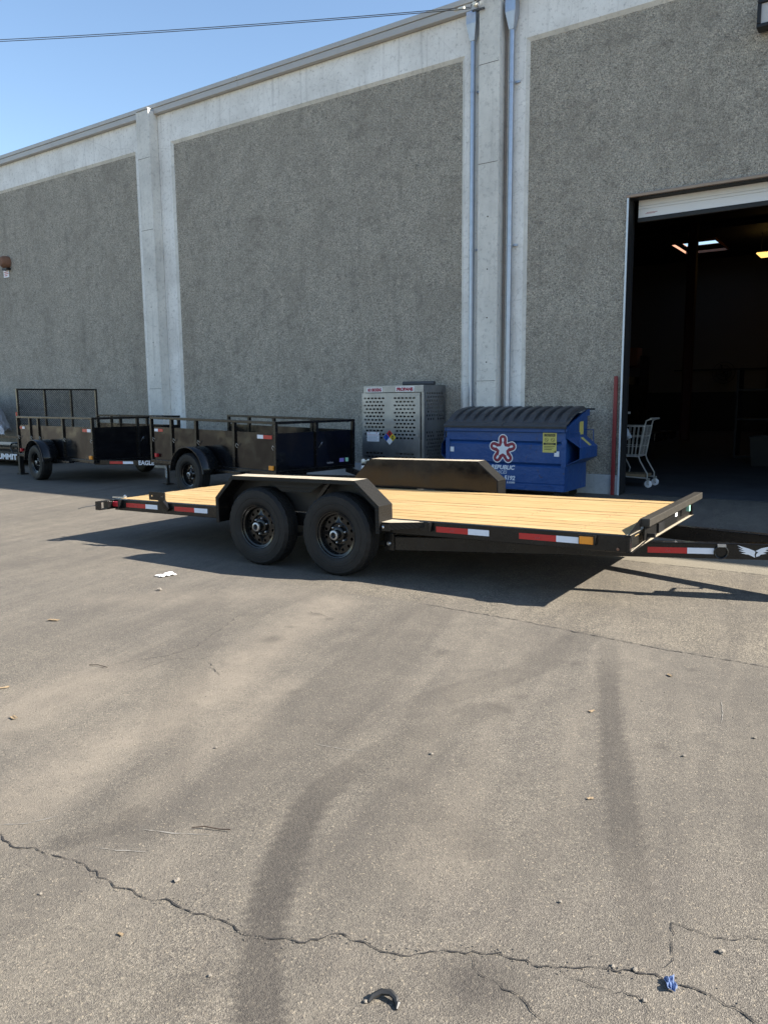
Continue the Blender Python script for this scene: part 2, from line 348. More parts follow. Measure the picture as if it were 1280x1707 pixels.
# ------------------------------------------------------------------ ground
D = 11.59
CR = [[(-2.6,1.26),(-2.48,1.28),(-2.35,1.26),(-2.24,1.3),(-2.16,1.3),(-2.08,1.32),(-2.04,1.32),(-1.99,1.32),(-1.91,1.3),(-1.85,1.31),(-1.79,1.32),(-1.73,1.34),(-1.7,1.36),(-1.64,1.36),(-1.56,1.37),(-1.5,1.38),(-1.45,1.37),(-1.41,1.37),(-1.37,1.38),(-1.32,1.41),(-1.27,1.43),(-1.22,1.5),(-1.17,1.52),(-1.12,1.53),(-1.07,1.54),(-1.02,1.56),(-.93,1.62),(-.88,1.65),(-.81,1.7),(-.75,1.71),(-.7,1.71),(-.66,1.73),(-.62,1.75),(-.57,1.79),(-.53,1.81),(-.48,1.83),(-.44,1.84),(-.4,1.84),(-.35,1.85),(-.29,1.85),(-.23,1.83),(-.2,1.81),(-.1,1.76)],
 [(-.88,1.65),(-.85,1.63),(-.82,1.61),(-.77,1.6),(-.72,1.59),(-.68,1.59),(-.65,1.57),(-.61,1.55),(-.5,1.48)],
 [(-.46,1.85),(-.42,1.9),(-.43,1.97),(-.45,2.06),(-.41,2.06),(-.36,2.07),(-.31,2.08),(-.27,2.12),(-.1,2.18)],
 [(-.66,1.73),(-.61,1.72),(-.54,1.72),(-.49,1.74),(-.46,1.74),(-.43,1.71),(-.37,1.63)],
 [(-3.21,2.9),(-3.11,2.83),(-3.03,2.8),(-2.95,2.77)], [(-3.4,4.03),(-3.34,3.96),(-3.26,3.98),(-3.12,3.97)],
 [(-3.63,2.49),(-3.56,2.68),(-3.47,2.81),(-3.45,3.05),(-3.6,3.36),(-3.72,3.67),(-3.57,3.74)], [(-3.41,2.56),(-3.41,2.79),(-3.27,2.91),(-3.2,2.89)]]
CW = [.0056, .0042, .0034, .003, .006, .006, .0035, .004]
SEAM = [(-4.6,4.52),(-4.39,4.55),(-3.74,4.53),(-3.31,4.56),(-2.87,4.6),(-2.1,4.59),(-1.66,4.54),(-1.13,4.49),(-.56,4.49),(2,4.45),(12,4.4)]
def seg_dist(P, pl):
    best = np.full(len(P), 1e9)
    for a, b in zip(pl[:-1], pl[1:]):
        a = np.array(a); b = np.array(b); ab = b-a; tt = np.clip(((P-a)@ab)/(ab@ab), 0, 1); best = np.minimum(best, np.hypot(*(P-(a+tt[:, None]*ab)).T))
    return best
def ground():
    xs = np.concatenate([[-220, -120, -60, -35], np.arange(-20, -9, .5), np.arange(-9, -3.6, .12), np.arange(-3.6, .9, .025), np.arange(1, 4, .5), [6, 10, 20, 40, 80, 160]])
    ys = np.concatenate([[-160, -80, -40, -20, -10, -5, -2, 0, .5], np.arange(.8, 5.2, .025), np.arange(5.2, 7.6, .06), np.arange(7.8, 11.5, .3), [12, 20, 40, 90, 200]])
    X, Y = np.meshgrid(xs, ys); P = np.stack([X.ravel(), Y.ravel()], 1); nx, ny = len(xs), len(ys)
    idx = np.arange(nx*ny).reshape(ny, nx); F4 = np.stack([idx[:-1, :-1], idx[:-1, 1:], idx[1:, 1:], idx[1:, :-1]], -1).reshape(-1, 4)
    me = bpy.data.meshes.new('ground'); me.from_pydata(np.c_[P, np.zeros(len(P))].tolist(), [], F4.tolist()); me.update()
    sm = lambda d, a, b: np.clip(1-(d-a)/(b-a), 0, 1)
    wob = .03*np.sin(P[:, 0]*3.1+P[:, 1]*5)+.02*np.sin(P[:, 0]*7.7-P[:, 1]*9)
    sk = np.zeros(len(P))
    for pl, wd, s_ in (([(-1.62,2.75),(-1.72,2.5),(-1.76,2.38),(-1.76,2.24),(-1.72,2.04),(-1.66,1.89),(-1.58,1.73),(-1.51,1.6),(-1.44,1.49),(-1.36,1.38),(-1.27,1.27),(-1.11,1.1),(-1.0,1.0)], .062, 1.0), ([(-1.6,3.1),(-1.68,2.75),(-1.74,2.45)], .09, .4), ([(-1.7,2.32),(-1.44,2.24),(-1.1,2.1)], .08, .4), ([(-2.24,1.36),(-2.2,1.45),(-2.17,1.53),(-2.2,1.62)], .05, .7),
                    ([(-1.44,4.5),(-1.23,3.86),(-1.05,3.34),(-.84,2.8),(-.69,2.41),(-.59,2.17),(-.48,1.88)], .055, .8),
                    ([(-1.59,4.5),(-1.6,4.09),(-1.62,3.81),(-1.7,3.5),(-1.85,3.1)], .1, .4), ([(-1.8,3.01),(-1.64,2.65),(-1.55,2.33),(-1.39,2.03)], .12, .3),
                    ([(-2.7,4.4),(-2.4,3.4),(-2.2,2.6),(-1.95,1.9)], .22, .28), ([(-4.5,4.1),(-3.6,3.2),(-2.9,2.4),(-2.1,1.6)], .12, .25), ([(-.5,4.3),(-.3,3.2),(-.1,2.4)], .2, .25)):
        fade = np.clip((2.7-P[:, 1])/.7, 0, 1)**.7 if s_ == 1.0 else (np.clip((4.6-P[:, 1])/.9, 0, 1)*np.clip((P[:, 1]-1.7)/.7, 0, 1) if s_ == .8 else 1)
        sk = np.maximum(sk, sm(seg_dist(P, pl)+wob*.18, wd*.94, wd*1.08)*s_*fade)
    for (x, y, r, s_) in ((-2.15,1.53,.11,.85),(-2.24,1.6,.2,.5),(-.8,1.57,.09,.9),(-1.4,1.8,.16,.3),(-1.22,2.2,.2,.3),(-2.0,2.3,.3,.22),(-2.6,1.15,.3,.5),(-.75,2.45,.2,.3)):
        sk = np.maximum(sk, sm(np.hypot(P[:, 0]-x, P[:, 1]-y)+wob, 0, r*1.5)*s_)
    for i in range(70):
        x, y, r, s_ = random.uniform(-3.4, .3), random.uniform(1.05, 4.4), random.choice((.008, .012, .018, .03, .05))*random.uniform(.7, 1.3), random.uniform(.25, .75)
        sk = np.maximum(sk, sm(np.hypot(P[:, 0]-x, (P[:, 1]-y)*random.uniform(.6, 1.5))+wob*r*4, r*.5, r*1.6+.012)*s_)
    ysm = np.interp(P[:, 0], [a for a, b in SEAM], [b for a, b in SEAM])+wob*.25
    co = np.clip((P[:, 1]-ysm)/.03, 0, 1)*np.clip((P[:, 0]+4.9)/1.5, 0, 1)
    cn = np.clip((P[:, 1]-6.87-.1*wob)/.02, 0, 1)*np.clip((P[:, 0]+6)/2, 0, 1)*np.clip((7.6-P[:, 1])/.05, 0, 1)  # paler band past the far joint, stopping short of the wall
    du = np.zeros(len(P))
    for pl, wd, s_ in (([(-2.6,1.3),(-2.71,1.88),(-2.8,2.5),(-3.14,3.5),(-3.4,4.3)], .17, 1.0), ([(-2.2,1.6),(-2.28,1.75),(-2.37,2.1),(-2.6,2.9)], .09, .6), ([(-3.5,1.5),(-3.4,1.9),(-3.5,2.4)], .25, .8), ([(-1.3,2.3),(-1.1,1.95)], .15, .5), ([(-4.9,3.4),(-3.8,4.3)], .2, .5)):
        du = np.maximum(du, sm(seg_dist(P, pl)+wob, wd*.2, wd*1.6)*s_)
    for nm, v in (('dust_light', du), ('skid', sk), ('coarse', co), ('pale_band', cn)):
        at = me.attributes.new(nm, 'FLOAT', 'POINT'); at.data.foreach_set('value', v.astype(np.float32))
    me.materials.append(MAT['asphalt']); o = bpy.data.objects.new('ground', me); COL.objects.link(o); tag(o, kind='structure')
ground()
def strip(name, pl, wd, z, jag=.018, mat='crack_dark'):
    pts = []
    for a, b in zip(pl[:-1], pl[1:]):
        n = max(2, int(math.dist(a, b)/.016))
        for i in range(n): pts.append((a[0]+(b[0]-a[0])*i/n, a[1]+(b[1]-a[1])*i/n))
    b = MB(); vs = []; off = 0; L = len(pts)
    for i in range(L):
        p = pts[i]; q = pts[min(i+1, L-1)]; p_ = pts[max(i-1, 0)]; d = Vector((q[0]-p_[0], q[1]-p_[1])); d.normalize(); nrm = Vector((-d.y, d.x))
        off = off*.7+random.uniform(-jag, jag)*.5; ww = wd*random.uniform(.15, 1.25)*min(1, (i+2)/9, (L-i+1)/9)*(.25 if random.random() < .1 else 1)
        c = Vector(p)+nrm*off
        vs += [(*(c+nrm*ww/2), z), (*(c-nrm*ww/2), z)]
    b.add(vs, [(2*i, 2*i+1, 2*i+3, 2*i+2) for i in range(L-1)])
    return tag(b.build(name, mat, None), kind='structure')
for pl, wd in zip(CR, CW):
    strip('pavement_crack', pl, wd, .003)
for pl in ([(-.62,3.57),(-.64,3.7),(-.68,3.87)],[(-2.1,1.55),(-1.98,1.6),(-1.85,1.67)],[(-2.02,2.4),(-1.9,2.42),(-1.78,2.46)],[(-2.55,1.28),(-2.45,1.36),(-2.38,1.5)],[(-2.13,1.4),(-2.05,1.43),(-1.95,1.49)]): strip('pavement_scuff', pl, .007, .0022, .004, 'pale_scuff')
strip('pavement_joint', [p for p in SEAM if -3.2 < p[0] < 3], .008, .003, .01)
strip('pavement_joint', [(-2.3, 6.85), (-1.37, 6.88), (-.9, 6.875), (1, 6.9), (3, 6.9)], .012, .003, .006)

# ------------------------------------------------------------------ warehouse
ZT, ZP, ZI = 7.43, .30, 6.85      # underside of the fascia, top of the plinth, top of the infill opening
wh = thing('warehouse', 'long tilt-up concrete warehouse with grey pebble-dash bays, pale pilasters and an open dock door', 'building', (-6, D, 0))
O = Vector((-6, D, 0))
def wbuild(b, name, mat, parent=wh, bev=0, **k):
    b.v = [tuple(Vector(v)-(O if parent in (wh,) or parent.parent is wh else Vector())) for v in b.v]
    return b.build(name, mat, parent, bev=bev, **k)
DX0, DX1, DZ = -3.62, .66, 4.30   # the dock door opening
TH = .18
def bay(x0, x1, i0, i1, door=False):
    b = MB()
    b.box(x0, i0, D, D+TH, ZP, ZT); b.box(i1, x1, D, D+TH, ZP, ZT); b.box(i0, i1, D, D+TH, ZI, ZT)
    p = wbuild(b, 'wall_panel', 'concrete')
    b = MB()
    if not door: b.box(x0, x1, D-.004, D+TH, 0, ZP)
    else: b.box(x0, DX0-.04, D-.004, D+TH, 0, ZP); b.box(DX1+.04, x1, D-.004, D+TH, 0, ZP)
    each(b, 'plinth', 'plinth', p, wbuild, bev=.008)
    e, dp = .055, .035; a0, a1, zt = i0+e, i1-e, ZI-e
    b = MB()
    b.quad((i0, D, ZP), (a0, D+dp, ZP), (a0, D+dp, zt), (i0, D, ZI)); b.quad((i1, D, ZP), (i1, D, ZI), (a1, D+dp, zt), (a1, D+dp, ZP)); b.quad((i0, D, ZI), (a0, D+dp, zt), (a1, D+dp, zt), (i1, D, ZI))
    wbuild(b, 'chamfered_rim', 'concrete_pilaster', p)
    b = MB()
    if not door: b.box(a0, a1, D+dp, D+TH-.004, ZP+.001, zt)
    else:
        b.box(a0, DX0-.04, D+dp, D+TH-.004, ZP+.001, DZ+.04); b.box(DX1+.04, a1, D+dp, D+TH-.004, ZP+.001, DZ+.04); b.box(a0, a1, D+dp, D+TH-.004, DZ+.04, zt)
    wbuild(b, 'pebble_infill', 'agg', p)
bay(-22.0, -13.84, -21.45, -14.40); bay(-13.838, -5.79, -13.275, -6.32); bay(-5.788, 2.26, -5.27, 1.7, True); bay(2.262, 10.3, 2.8, 9.75)
for x0, x1, yf in ((-14.04, -13.64, 11.345), (-5.966, -5.609, 11.38), (2.08, 2.46, 11.36), (-22.2, -21.8, 11.35)):
    pl = wbuild(MB().box(x0, x1, yf, D-.002, 0, 7.50), 'pilaster', 'concrete_pilaster', bev=.02)
    jb = MB()
    for z in (1.75, 5.1, 6.55): jb.box(x0+.01, x1-.012, yf-.003, yf, z, z+.006)
    each(jb, 'pour_line', 'crack_dark', pl, wbuild)
    th_ = MB()
    for z in (2.05, 2.75, 3.5, 4.3): th_.lathe([(.012, -.003), (.0, -.0031)], 8, Matrix.Translation(((x0+x1)/2+.01*random.random(), yf-.0005, z)))
    each(th_, 'tie_hole', 'crack_dark', pl, wbuild)
    if x0 < -13 and x0 > -20:
        wbuild(MB().box(x0+.02, x1, yf-.012, yf+.1, 7.502, 7.53), 'sun_spot_strip', 'fascia_metal', pl)  # pale strip added to stand for the sun on this cap
for x in (-5.575,): wbuild(MB().box(x-.028, x+.008, D-.03, D-.005, .3, 7.35), 'caulked_joint', 'rust_pipe', bev=.01)
b = MB()
for x0, x1 in ((-22.2, -17.3), (-17.296, -11.2), (-11.196, -5.1), (-5.096, 1.0), (1.004, 10.4)): b.box(x0, x1, D-.10, D+.35, ZT+.005, 7.545); b.box(x0, x1, D-.115, D+.4, 7.548, 7.63)
wbuild(b, 'roof_fascia', 'fascia_metal', bev=.006)
# shell: floor, back and side walls, roof with a skylight
YB = 36.0
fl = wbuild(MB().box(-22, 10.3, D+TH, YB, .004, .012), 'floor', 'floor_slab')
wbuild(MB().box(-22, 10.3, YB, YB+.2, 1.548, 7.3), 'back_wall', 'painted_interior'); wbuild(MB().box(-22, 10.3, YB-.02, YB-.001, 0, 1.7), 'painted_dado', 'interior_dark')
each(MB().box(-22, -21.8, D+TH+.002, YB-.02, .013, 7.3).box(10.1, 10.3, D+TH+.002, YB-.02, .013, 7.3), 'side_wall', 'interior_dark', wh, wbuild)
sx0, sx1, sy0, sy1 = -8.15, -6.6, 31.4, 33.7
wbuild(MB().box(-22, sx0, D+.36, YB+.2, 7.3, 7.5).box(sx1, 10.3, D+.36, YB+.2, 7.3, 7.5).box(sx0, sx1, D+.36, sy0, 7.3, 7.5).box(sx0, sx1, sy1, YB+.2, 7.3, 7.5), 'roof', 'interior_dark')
b = MB(); hh = (7.21, 7.52)
b.box(sx0-.03, sx0, sy0, sy1, *hh).box(sx1, sx1+.03, sy0, sy1, *hh).box(sx0-.03, sx1+.03, sy0-.03, sy0, *hh).box(sx0-.03, sx1+.03, sy1, sy1+.03, *hh)
wbuild(b, 'skylight_well', 'wood_well')
b = MB()
for y in (16, 20.5, 25, 29.0): b.box(-21.8, 10.1, y-.08, y+.08, 7.14, 7.29)
each(b, 'roof_beam', 'interior_dark', wh, wbuild)
for x, y in ((-6.46, 27.5), (1.4, 27.5), (-14, 27.5)): wbuild(MB().box(x-.14, x+.14, y-.012, y+.012, .013, 7.13).box(x-.14, x-.12, y-.13, y+.13, .013, 7.13).box(x+.12, x+.14, y-.13, y+.13, .013, 7.13), 'steel_column', 'column_red')
wbuild(MB().box(-9, 4, YB-.08, YB-.004, 2.62, 2.68), 'wall_rail', 'interior_dark')
# dock door
df = MB(); df.box(DX0-.036, DX0-.006, D-.03, D+.02, 0, DZ-.0); df.box(DX1+.006, DX1+.036, D-.03, D+.02, 0, DZ)
frm = each(df, 'door_frame', 'grey_edge', wh, wbuild, bev=.004)
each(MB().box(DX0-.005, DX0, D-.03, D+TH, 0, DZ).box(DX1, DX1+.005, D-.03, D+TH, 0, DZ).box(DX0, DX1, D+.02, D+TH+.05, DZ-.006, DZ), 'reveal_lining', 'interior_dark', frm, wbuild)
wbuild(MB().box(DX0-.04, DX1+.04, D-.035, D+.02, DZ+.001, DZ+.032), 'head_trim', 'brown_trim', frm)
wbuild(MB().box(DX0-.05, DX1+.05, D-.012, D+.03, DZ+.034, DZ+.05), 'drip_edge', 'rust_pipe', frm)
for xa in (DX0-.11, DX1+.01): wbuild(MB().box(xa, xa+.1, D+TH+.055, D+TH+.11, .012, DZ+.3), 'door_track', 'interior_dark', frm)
dr = wbuild(MB().box(DX0+.06, DX1-.06, D+.245, D+.28, 4.03, 4.42), 'rolling_door', 'door_white')
for z0, z1, g in ((4.325, 4.44, 0), (4.215, 4.321, 0), (4.175, 4.2125, 0), (4.055, 4.1725, 0)):
    wbuild(MB().box(DX0+.06, DX1-.06, D+.222, D+.244, z0, z1), 'door_slat', 'door_white', dr, bev=.003)
wbuild(MB().box(DX0+.05, DX1-.05, D+.20, D+.28, 3.985, 4.052), 'bottom_bar', 'black_matte', dr, bev=.01)
MB().box(DX0+.16-O.x, DX0+.30-O.x, .2205, .2218, 4.1, 4.105).box(DX0+.18-O.x, DX0+.33-O.x, .2205, .2218, 4.112, 4.118).build('print_mark', 'letter_red', dr)
# ------------------------------------------------------------------ fittings on the wall
def downspout(x, label):
    t = thing('downspout', label, 'drainpipe', (x, D, 0), group='galvanised downspouts beside the pilaster')
    MB().tube([(0, -.075, .32), (0, -.075, 2.4), (0, -.075, 6.98)], .042, 10).build('pipe', 'galvanised', t, smooth=True)
    b = MB(); b.add([(-.04,-.115,6.98),(.04,-.115,6.98),(.04,-.035,6.98),(-.04,-.035,6.98),(-.085,-.16,7.22),(.085,-.16,7.22),(.085,-.005,7.22),(-.085,-.005,7.22),(-.085,-.16,7.40),(.085,-.16,7.40),(.085,-.005,7.40),(-.085,-.005,7.40)],
        [(0,1,5,4),(1,2,6,5),(2,3,7,6),(3,0,4,7),(4,5,9,8),(5,6,10,9),(6,7,11,10),(7,4,8,11),(3,2,1,0),(8,9,10,11)])
    b.build('funnel', 'galvanised', t, bev=.006)
    for z in (6.25, 3.85, 1.3):
        MB().lathe([(.044, -.018), (.048, -.015), (.048, .015), (.044, .018)], 12, Matrix.Translation((0, -.075, z)) @ Matrix.Rotation(R(90), 4, 'X')).box(.04, .115, -.03, -.003, z-.014, z+.014).build('bracket', 'galvanised', t)
downspout(-6.13, 'galvanised downspout on the left side of the pilaster behind the blue dumpster')
downspout(-5.47, 'galvanised downspout on the right side of the pilaster, its funnel cut by the picture top')
t = thing('floodlight', 'black framed square floodlight high on the pebble wall above the dock door', 'floodlight', (-1.86, D+.03, 6.26))
MB().box(-.18, .18, -.2, -.02, -.17, -.12).box(-.18, .18, -.2, -.02, .12, .17).box(-.18, -.135, -.2, -.02, -.12, .12).box(.135, .18, -.2, -.02, -.12, .12).box(-.135, .135, -.05, -.02, -.12, .12).build('housing', 'black_matte', t, bev=.01)
MB().box(-.135, .135, -.17, -.16, -.12, .12).build('lens', 'glass', t); MB().box(-.06, .06, -.02, .004, -.06, .06).build('mount', 'black_matte', t)
t = thing('wall_lamp', 'rusty round wall lamp on the pebble wall at the far left', 'lamp', (-19.72, D+.03, 5.08))
MB().lathe([(0, -.22), (.1, -.2), (.15, -.13), (.16, -.02), (.16, 0)], 16).build('lamp_body', 'rusty_steel', t, smooth=True); MB().box(-.1, .12, -.12, .0, -.2, -.15).build('bracket', 'black_matte', t)
t = thing('wall_sign', 'small white sign with red print under the rusty wall lamp', 'sign', (-19.78, D+.03, 4.8))
MB().box(-.14, .1, -.02, 0, -.09, .09).build('plate', 'white_vinyl', t, bev=.004)
for i, wd in enumerate((.16, .18, .14)): MB().box(-.1, -.1+wd, -.0215, -.0205, .035-i*.045, .055-i*.045).build('print_line', 'sign_red', t)
pc = thing('power_cable', 'pair of overhead wires anchored at the pilaster top, crossing the blue sky', 'cable', (-6.06, 11.3, 7.36))
for dz, dy in ((0, 0), (.035, .03)):
    pts = []
    for i in range(17):
        f = i/16; pts.append((-13.2*f, -4.6*f+dy*(1-f), 1.06*f+dz-.30*4*f*(1-f)*.3))
    MB().tube(pts, .0065, 6).build('wire', 'wire_black', pc)
MB().tube([(-.28,-.02,.045),(-.1,-.03,.03)], .022, 8).build('splice_sleeve', 'porcelain', pc); MB().lathe([(.0,-.05),(.03,-.045),(.02,-.02),(.035,0),(.02,.02),(.03,.04),(0,.045)], 10, Matrix.Translation((.06,.02,.05))).build('insulator', 'porcelain', pc, smooth=True)
MB().bar((.02,.0,-.04),(.2,.06,-.02),.025,.025).tube([(.1,.03,-.03),(.1,.03,.06)], .01, 6).build('wall_hook', 'wire_black', pc)
MB().tube([(0,0,.04),(.15,-.05,.12),(.35,.0,.16),(.5,.05,.06)], .008, 6).tube([(.05,0,.05),(.2,-.06,.05),(.34,-.02,.13)], .008, 6).build('drip_loop', 'wire_black', pc)
tag(MB().box(-.026, .026, -.045, .0, 0, 1.78).build('guard_post', 'red_post', None, (-3.725, D-.006, 0), bev=.006), 'dark red painted guard post against the wall left of the dock door', 'post')

# ------------------------------------------------------------------ wheels
def wheel(parent, loc, Rr, wd, rr, side=-1, name='wheel', tread=True, hubcol='steel_bright', stub=.1, nl=6):
    """wheel whose outer face looks along side*Y; origin at the hub centre"""
    fl_ = Matrix.Rotation(R(180), 4, 'Z') if side > 0 else Matrix.Identity(4)   # built with outer face toward -Y
    h = wd/2; rm = MB()
    rm.lathe([(rr*1.02, -h*.86), (rr*1.0, -h*.92), (rr*.955, -h*.88), (rr*.93, -h*.72), (rr*.86, -h*.66), (rr*.84, -h*.2), (rr*.84, h*.8), (rr*1.02, h*.86)], 40)
    N = 12; r0, r1 = rr*.52, rr*.84; yd = -h*.26
    rows = [(0, 1, [(i, i+1, True) for i in range(N*1)])]
    def fn(u, v):
        a = u*2*math.pi/N; r = r0+(r1-r0)*v; return Vector((r*math.cos(a), yd, r*math.sin(a)))
    rm.perf(rows, fn, .19, .2)
    rm.lathe([(r0, yd), (r0*.93, yd-.004), (r0*.86, yd+.014), (rr*.2, yd+.014), (rr*.2, yd-.02)], 32)
    rm.lathe([(rr*.84, yd+.07), (0.01, yd+.07)], 24)
    ro = rm.build(name, 'rim_black', parent, loc, smooth=True); ro.matrix_basis = Matrix.Translation(loc) @ fl_
    ty = MB(); Rt = Rr
    prof = [(rr*1.0, -h*.84), (rr*1.05, -h*.95), (rr*1.18, -h*1.02), (rr*1.3, -h*1.03), (rr*1.31, -h*1.055), (rr*1.35, -h*1.06), (rr*1.36, -h*1.035), (rr*1.3+(Rt-rr*1.3)*.45, -h*1.045), (Rt*.9, -h*1.02), (Rt*.905, -h*1.035), (Rt*.93, -h*1.02), (Rt*.935, -h*.98), (Rt*.972, -h*.86), (Rt*.988, -h*.74)]
    g = [-.74, -.50, -.44, -.17, -.11, .11, .17, .44, .50, .74]
    for i in range(0, len(g)-1):
        a, c = g[i], g[i+1]
        rise = Rt*(.988+.012*(1-max(abs(a), abs(c))**2))
        if i % 2 == 0: prof += [(rise, h*a+.001), (rise, h*c-.001)]
        else: prof += [(rise-.009, h*a+.001), (rise-.009, h*c-.001)]
    prof += [(Rt*.988, h*.74), (Rt*.972, h*.86), (Rt*.93, h*.98), (rr*1.3+(Rt-rr*1.3)*.3, h*1.04), (rr*1.18, h*1.02), (rr*1.0, h*.84)]
    n = 96; ty.lathe(prof, n)
    if tread:   # lateral sipes: pull every second column of the tread blocks in a little
        m = len(prof)
        for k in range(n):
            if k % 3 == 0:
                for i in range(6, m-6):
                    v = Vector(ty.v[k*m+i]); rad = math.hypot(v.x, v.z); f = (rad-.005)/rad
                    ty.v[k*m+i] = (v.x*f, v.y, v.z*f)
    ty.build('tyre', 'tyre', ro, smooth=True)
    hb = MB(); hb.lathe([(rr*.3, yd+.02), (rr*.3, yd-.012), (rr*.22, yd-.02)], 24, None, True); hb.lathe([(rr*.2, yd-.018), (rr*.19, yd-stub), (rr*.165, yd-stub-.002), (rr*.14, yd-stub+.012), (.0005, yd-stub+.012)], 20)
    hb.build('hub', 'rim_black', ro, smooth=True)
    MB().lathe([(rr*.2, yd-stub+.012), (rr*.2, yd-stub-.008), (rr*.135, yd-stub-.012), (rr*.128, yd-stub+.008)], 20).build('hub_cap', hubcol, ro, smooth=True)
    for i in range(nl):
        a = i*2*math.pi/nl+.3; MB().lathe([(.0105, yd+.016), (.0105, yd-.014), (.006, yd-.02), (0.0005, yd-.021)], 6, Matrix.Translation((rr*.37*math.cos(a), 0, rr*.37*math.sin(a)))).build('lug_nut', 'bolt_grey', ro)
    return ro
def reflector(parent, x0, x1, xm, y, z0, z1, first='red'):
    a, b_ = ('reflect_red', 'reflect_white') if first == 'red' else ('reflect_white', 'reflect_red')
    o = MB().box(x0, xm, y-.003, y, z0, z1).build('reflector', a, parent); MB().box(xm+.0005, x1, y-.003, y, z0, z1).build('reflector', b_, parent); return o

# ------------------------------------------------------------------ flatbed car hauler
CX, CY = -4.365, 6.169
hl = thing('car_hauler', 'long black flatbed car-hauler trailer with bare pine deck and twin wheels', 'trailer', (CX, CY, 0), (0, -.014, .024))
ZD, ZB, HW, FO = .482, .362, 1.018, 1.212      # deck top, rail bottom, half deck width, fender outer face
NB = 13; bw = 2*(HW-.05)/NB; x_r, x_f = -2.575, 2.775
first = None
for i in range(NB):
    loc = (random.uniform(-.006, .004), -HW+.05+bw*(i+.5), ZD+random.uniform(-.0025, .0025))
    if first is None: first = MB().box(x_r, x_f, -bw/2+.0032, bw/2-.0032, -.038, 0).build('deck_board', 'wood', hl, loc, bev=.005)
    else: o = first.copy(); COL.objects.link(o); o.location = loc; o.rotation_euler = (random.uniform(-.008, .008), 0, 0)
sc_ = MB()
for x in (-2.4, -1.8, -1.2, -.6, 0, .6, 1.2, 1.8, 2.4):
    for i in range(NB):
        for k in (.28, .72): sc_.lathe([(.0045, .0), (.004, .0008), (.0003, .0008)], 6, Matrix.Translation((x+random.uniform(-.012, .012), -HW+.05+bw*(i+k), ZD+.0008)) @ Matrix.Rotation(R(90), 4, 'X'))
tag(sc_.build('deck_screw', 'rusty_steel', hl), kind='stuff')
yr = -HW-.0005
for s in (-1, 1):
    MB().box(-2.61, 2.80, min(HW*s, (HW-.045)*s), max(HW*s, (HW-.045)*s), ZB, ZD-.002).build('side_rail', 'black_paint', hl, bev=.006)
b = MB()
for x in np.arange(-2.3, 2.6, .6): b.box(x-.03, x+.03, -HW+.046, HW-.046, .375, .443)
each(b, 'crossmember', 'black_matte', hl)
TP0, TP1 = Vector((.82, -.985, .272)), Vector((4.13, .0, .305))
for s in (-1, 1):
    p0, p1 = (TP0.x, -TP0.y*s, TP0.z), (TP1.x, .04*s, TP1.z)
    MB().bar(p0, p1, .055, .112).bar((p0[0], p0[1], p0[2]+.058), (p1[0], p1[1], p1[2]+.058), .07, .007).build('tongue_beam', 'black_paint', hl, bev=.004)
MB().box(4.0, 4.5, -.05, .05, .26, .38).box(4.35, 4.55, -.07, .07, .34, .43).build('coupler', 'black_paint', hl, bev=.01)
jk = MB().box(3.85, 3.97, -.06, .06, .08, .72).box(3.8, 4.04, -.12, .12, .005, .02).build('jack', 'black_matte', hl, bev=.006)
MB().tube([(3.91, .06, .68), (3.91, .2, .68), (3.91, .2, .55), (3.91, .32, .55)], .012, 8).build('crank', 'steel_bright', jk)
# front channel, raised header rail and its front plate
XF = 2.80
MB().box(XF-.03, XF+.004, -HW, HW, ZB, ZB+.007).box(XF-.03, XF-.022, -HW, HW, ZB+.007, ZD-.012).box(XF-.03, XF+.004, -HW, HW, ZD-.012, ZD+.004).build('front_channel', 'diamond', hl, bev=.002)
MB().box(XF-.012, XF+.06, -.74, 1.09, .508, .566).build('header_rail', 'scuffed_steel', hl, bev=.005)
b = MB(); b.box(XF+.005, XF+.014, -.70, -.36, .40, .507).box(XF+.005, XF+.014, -.17, .32, .40, .507).box(XF+.005, XF+.014, -.36, -.17, .482, .507); b.build('front_plate', 'diamond', hl)
b = MB(); y0_, y1_ = -HW, -.742; b.add([(XF-.012, y0_, ZD+.005), (XF-.012, y1_, ZD+.005), (XF-.012, y1_, .562), (XF-.004, y0_, ZD+.005), (XF-.004, y1_, ZD+.005), (XF-.004, y1_, .562)], [(0,1,2),(5,4,3),(0,3,4,1),(1,4,5,2),(2,5,3,0)]); b.build('header_gusset', 'black_paint', hl)
b = MB(); b.add([(XF+.005, -HW, ZB), (XF+.005, -.3, ZB+.045), (XF+.005, -.3, ZB+.058), (XF+.005, -HW, ZB+.014), (XF+.013, -HW, ZB), (XF+.013, -.3, ZB+.045), (XF+.013, -.3, ZB+.058), (XF+.013, -HW, ZB+.014)], [(0,1,2,3),(7,6,5,4),(0,4,5,1),(3,2,6,7),(0,3,7,4),(1,5,6,2)]); b.build('front_brace', 'diamond', hl)
MB().box(XF-.02, XF+.03, -.35, -.18, .405, .478).build('winch_pocket', 'black_matte', hl)
MB().box(XF+.0145, XF+.017, .24, .31, .45, .50).build('serial_plate', 'white_vinyl', hl); MB().box(XF+.02, XF+.045, .62, .67, .45, .505).build('marker_tab', 'mint', hl)
MB().bar((XF+.015, -.62, .43), (XF+.07, -.62, .43), .03, .03).build('cable_clamp', 'black_matte', hl)
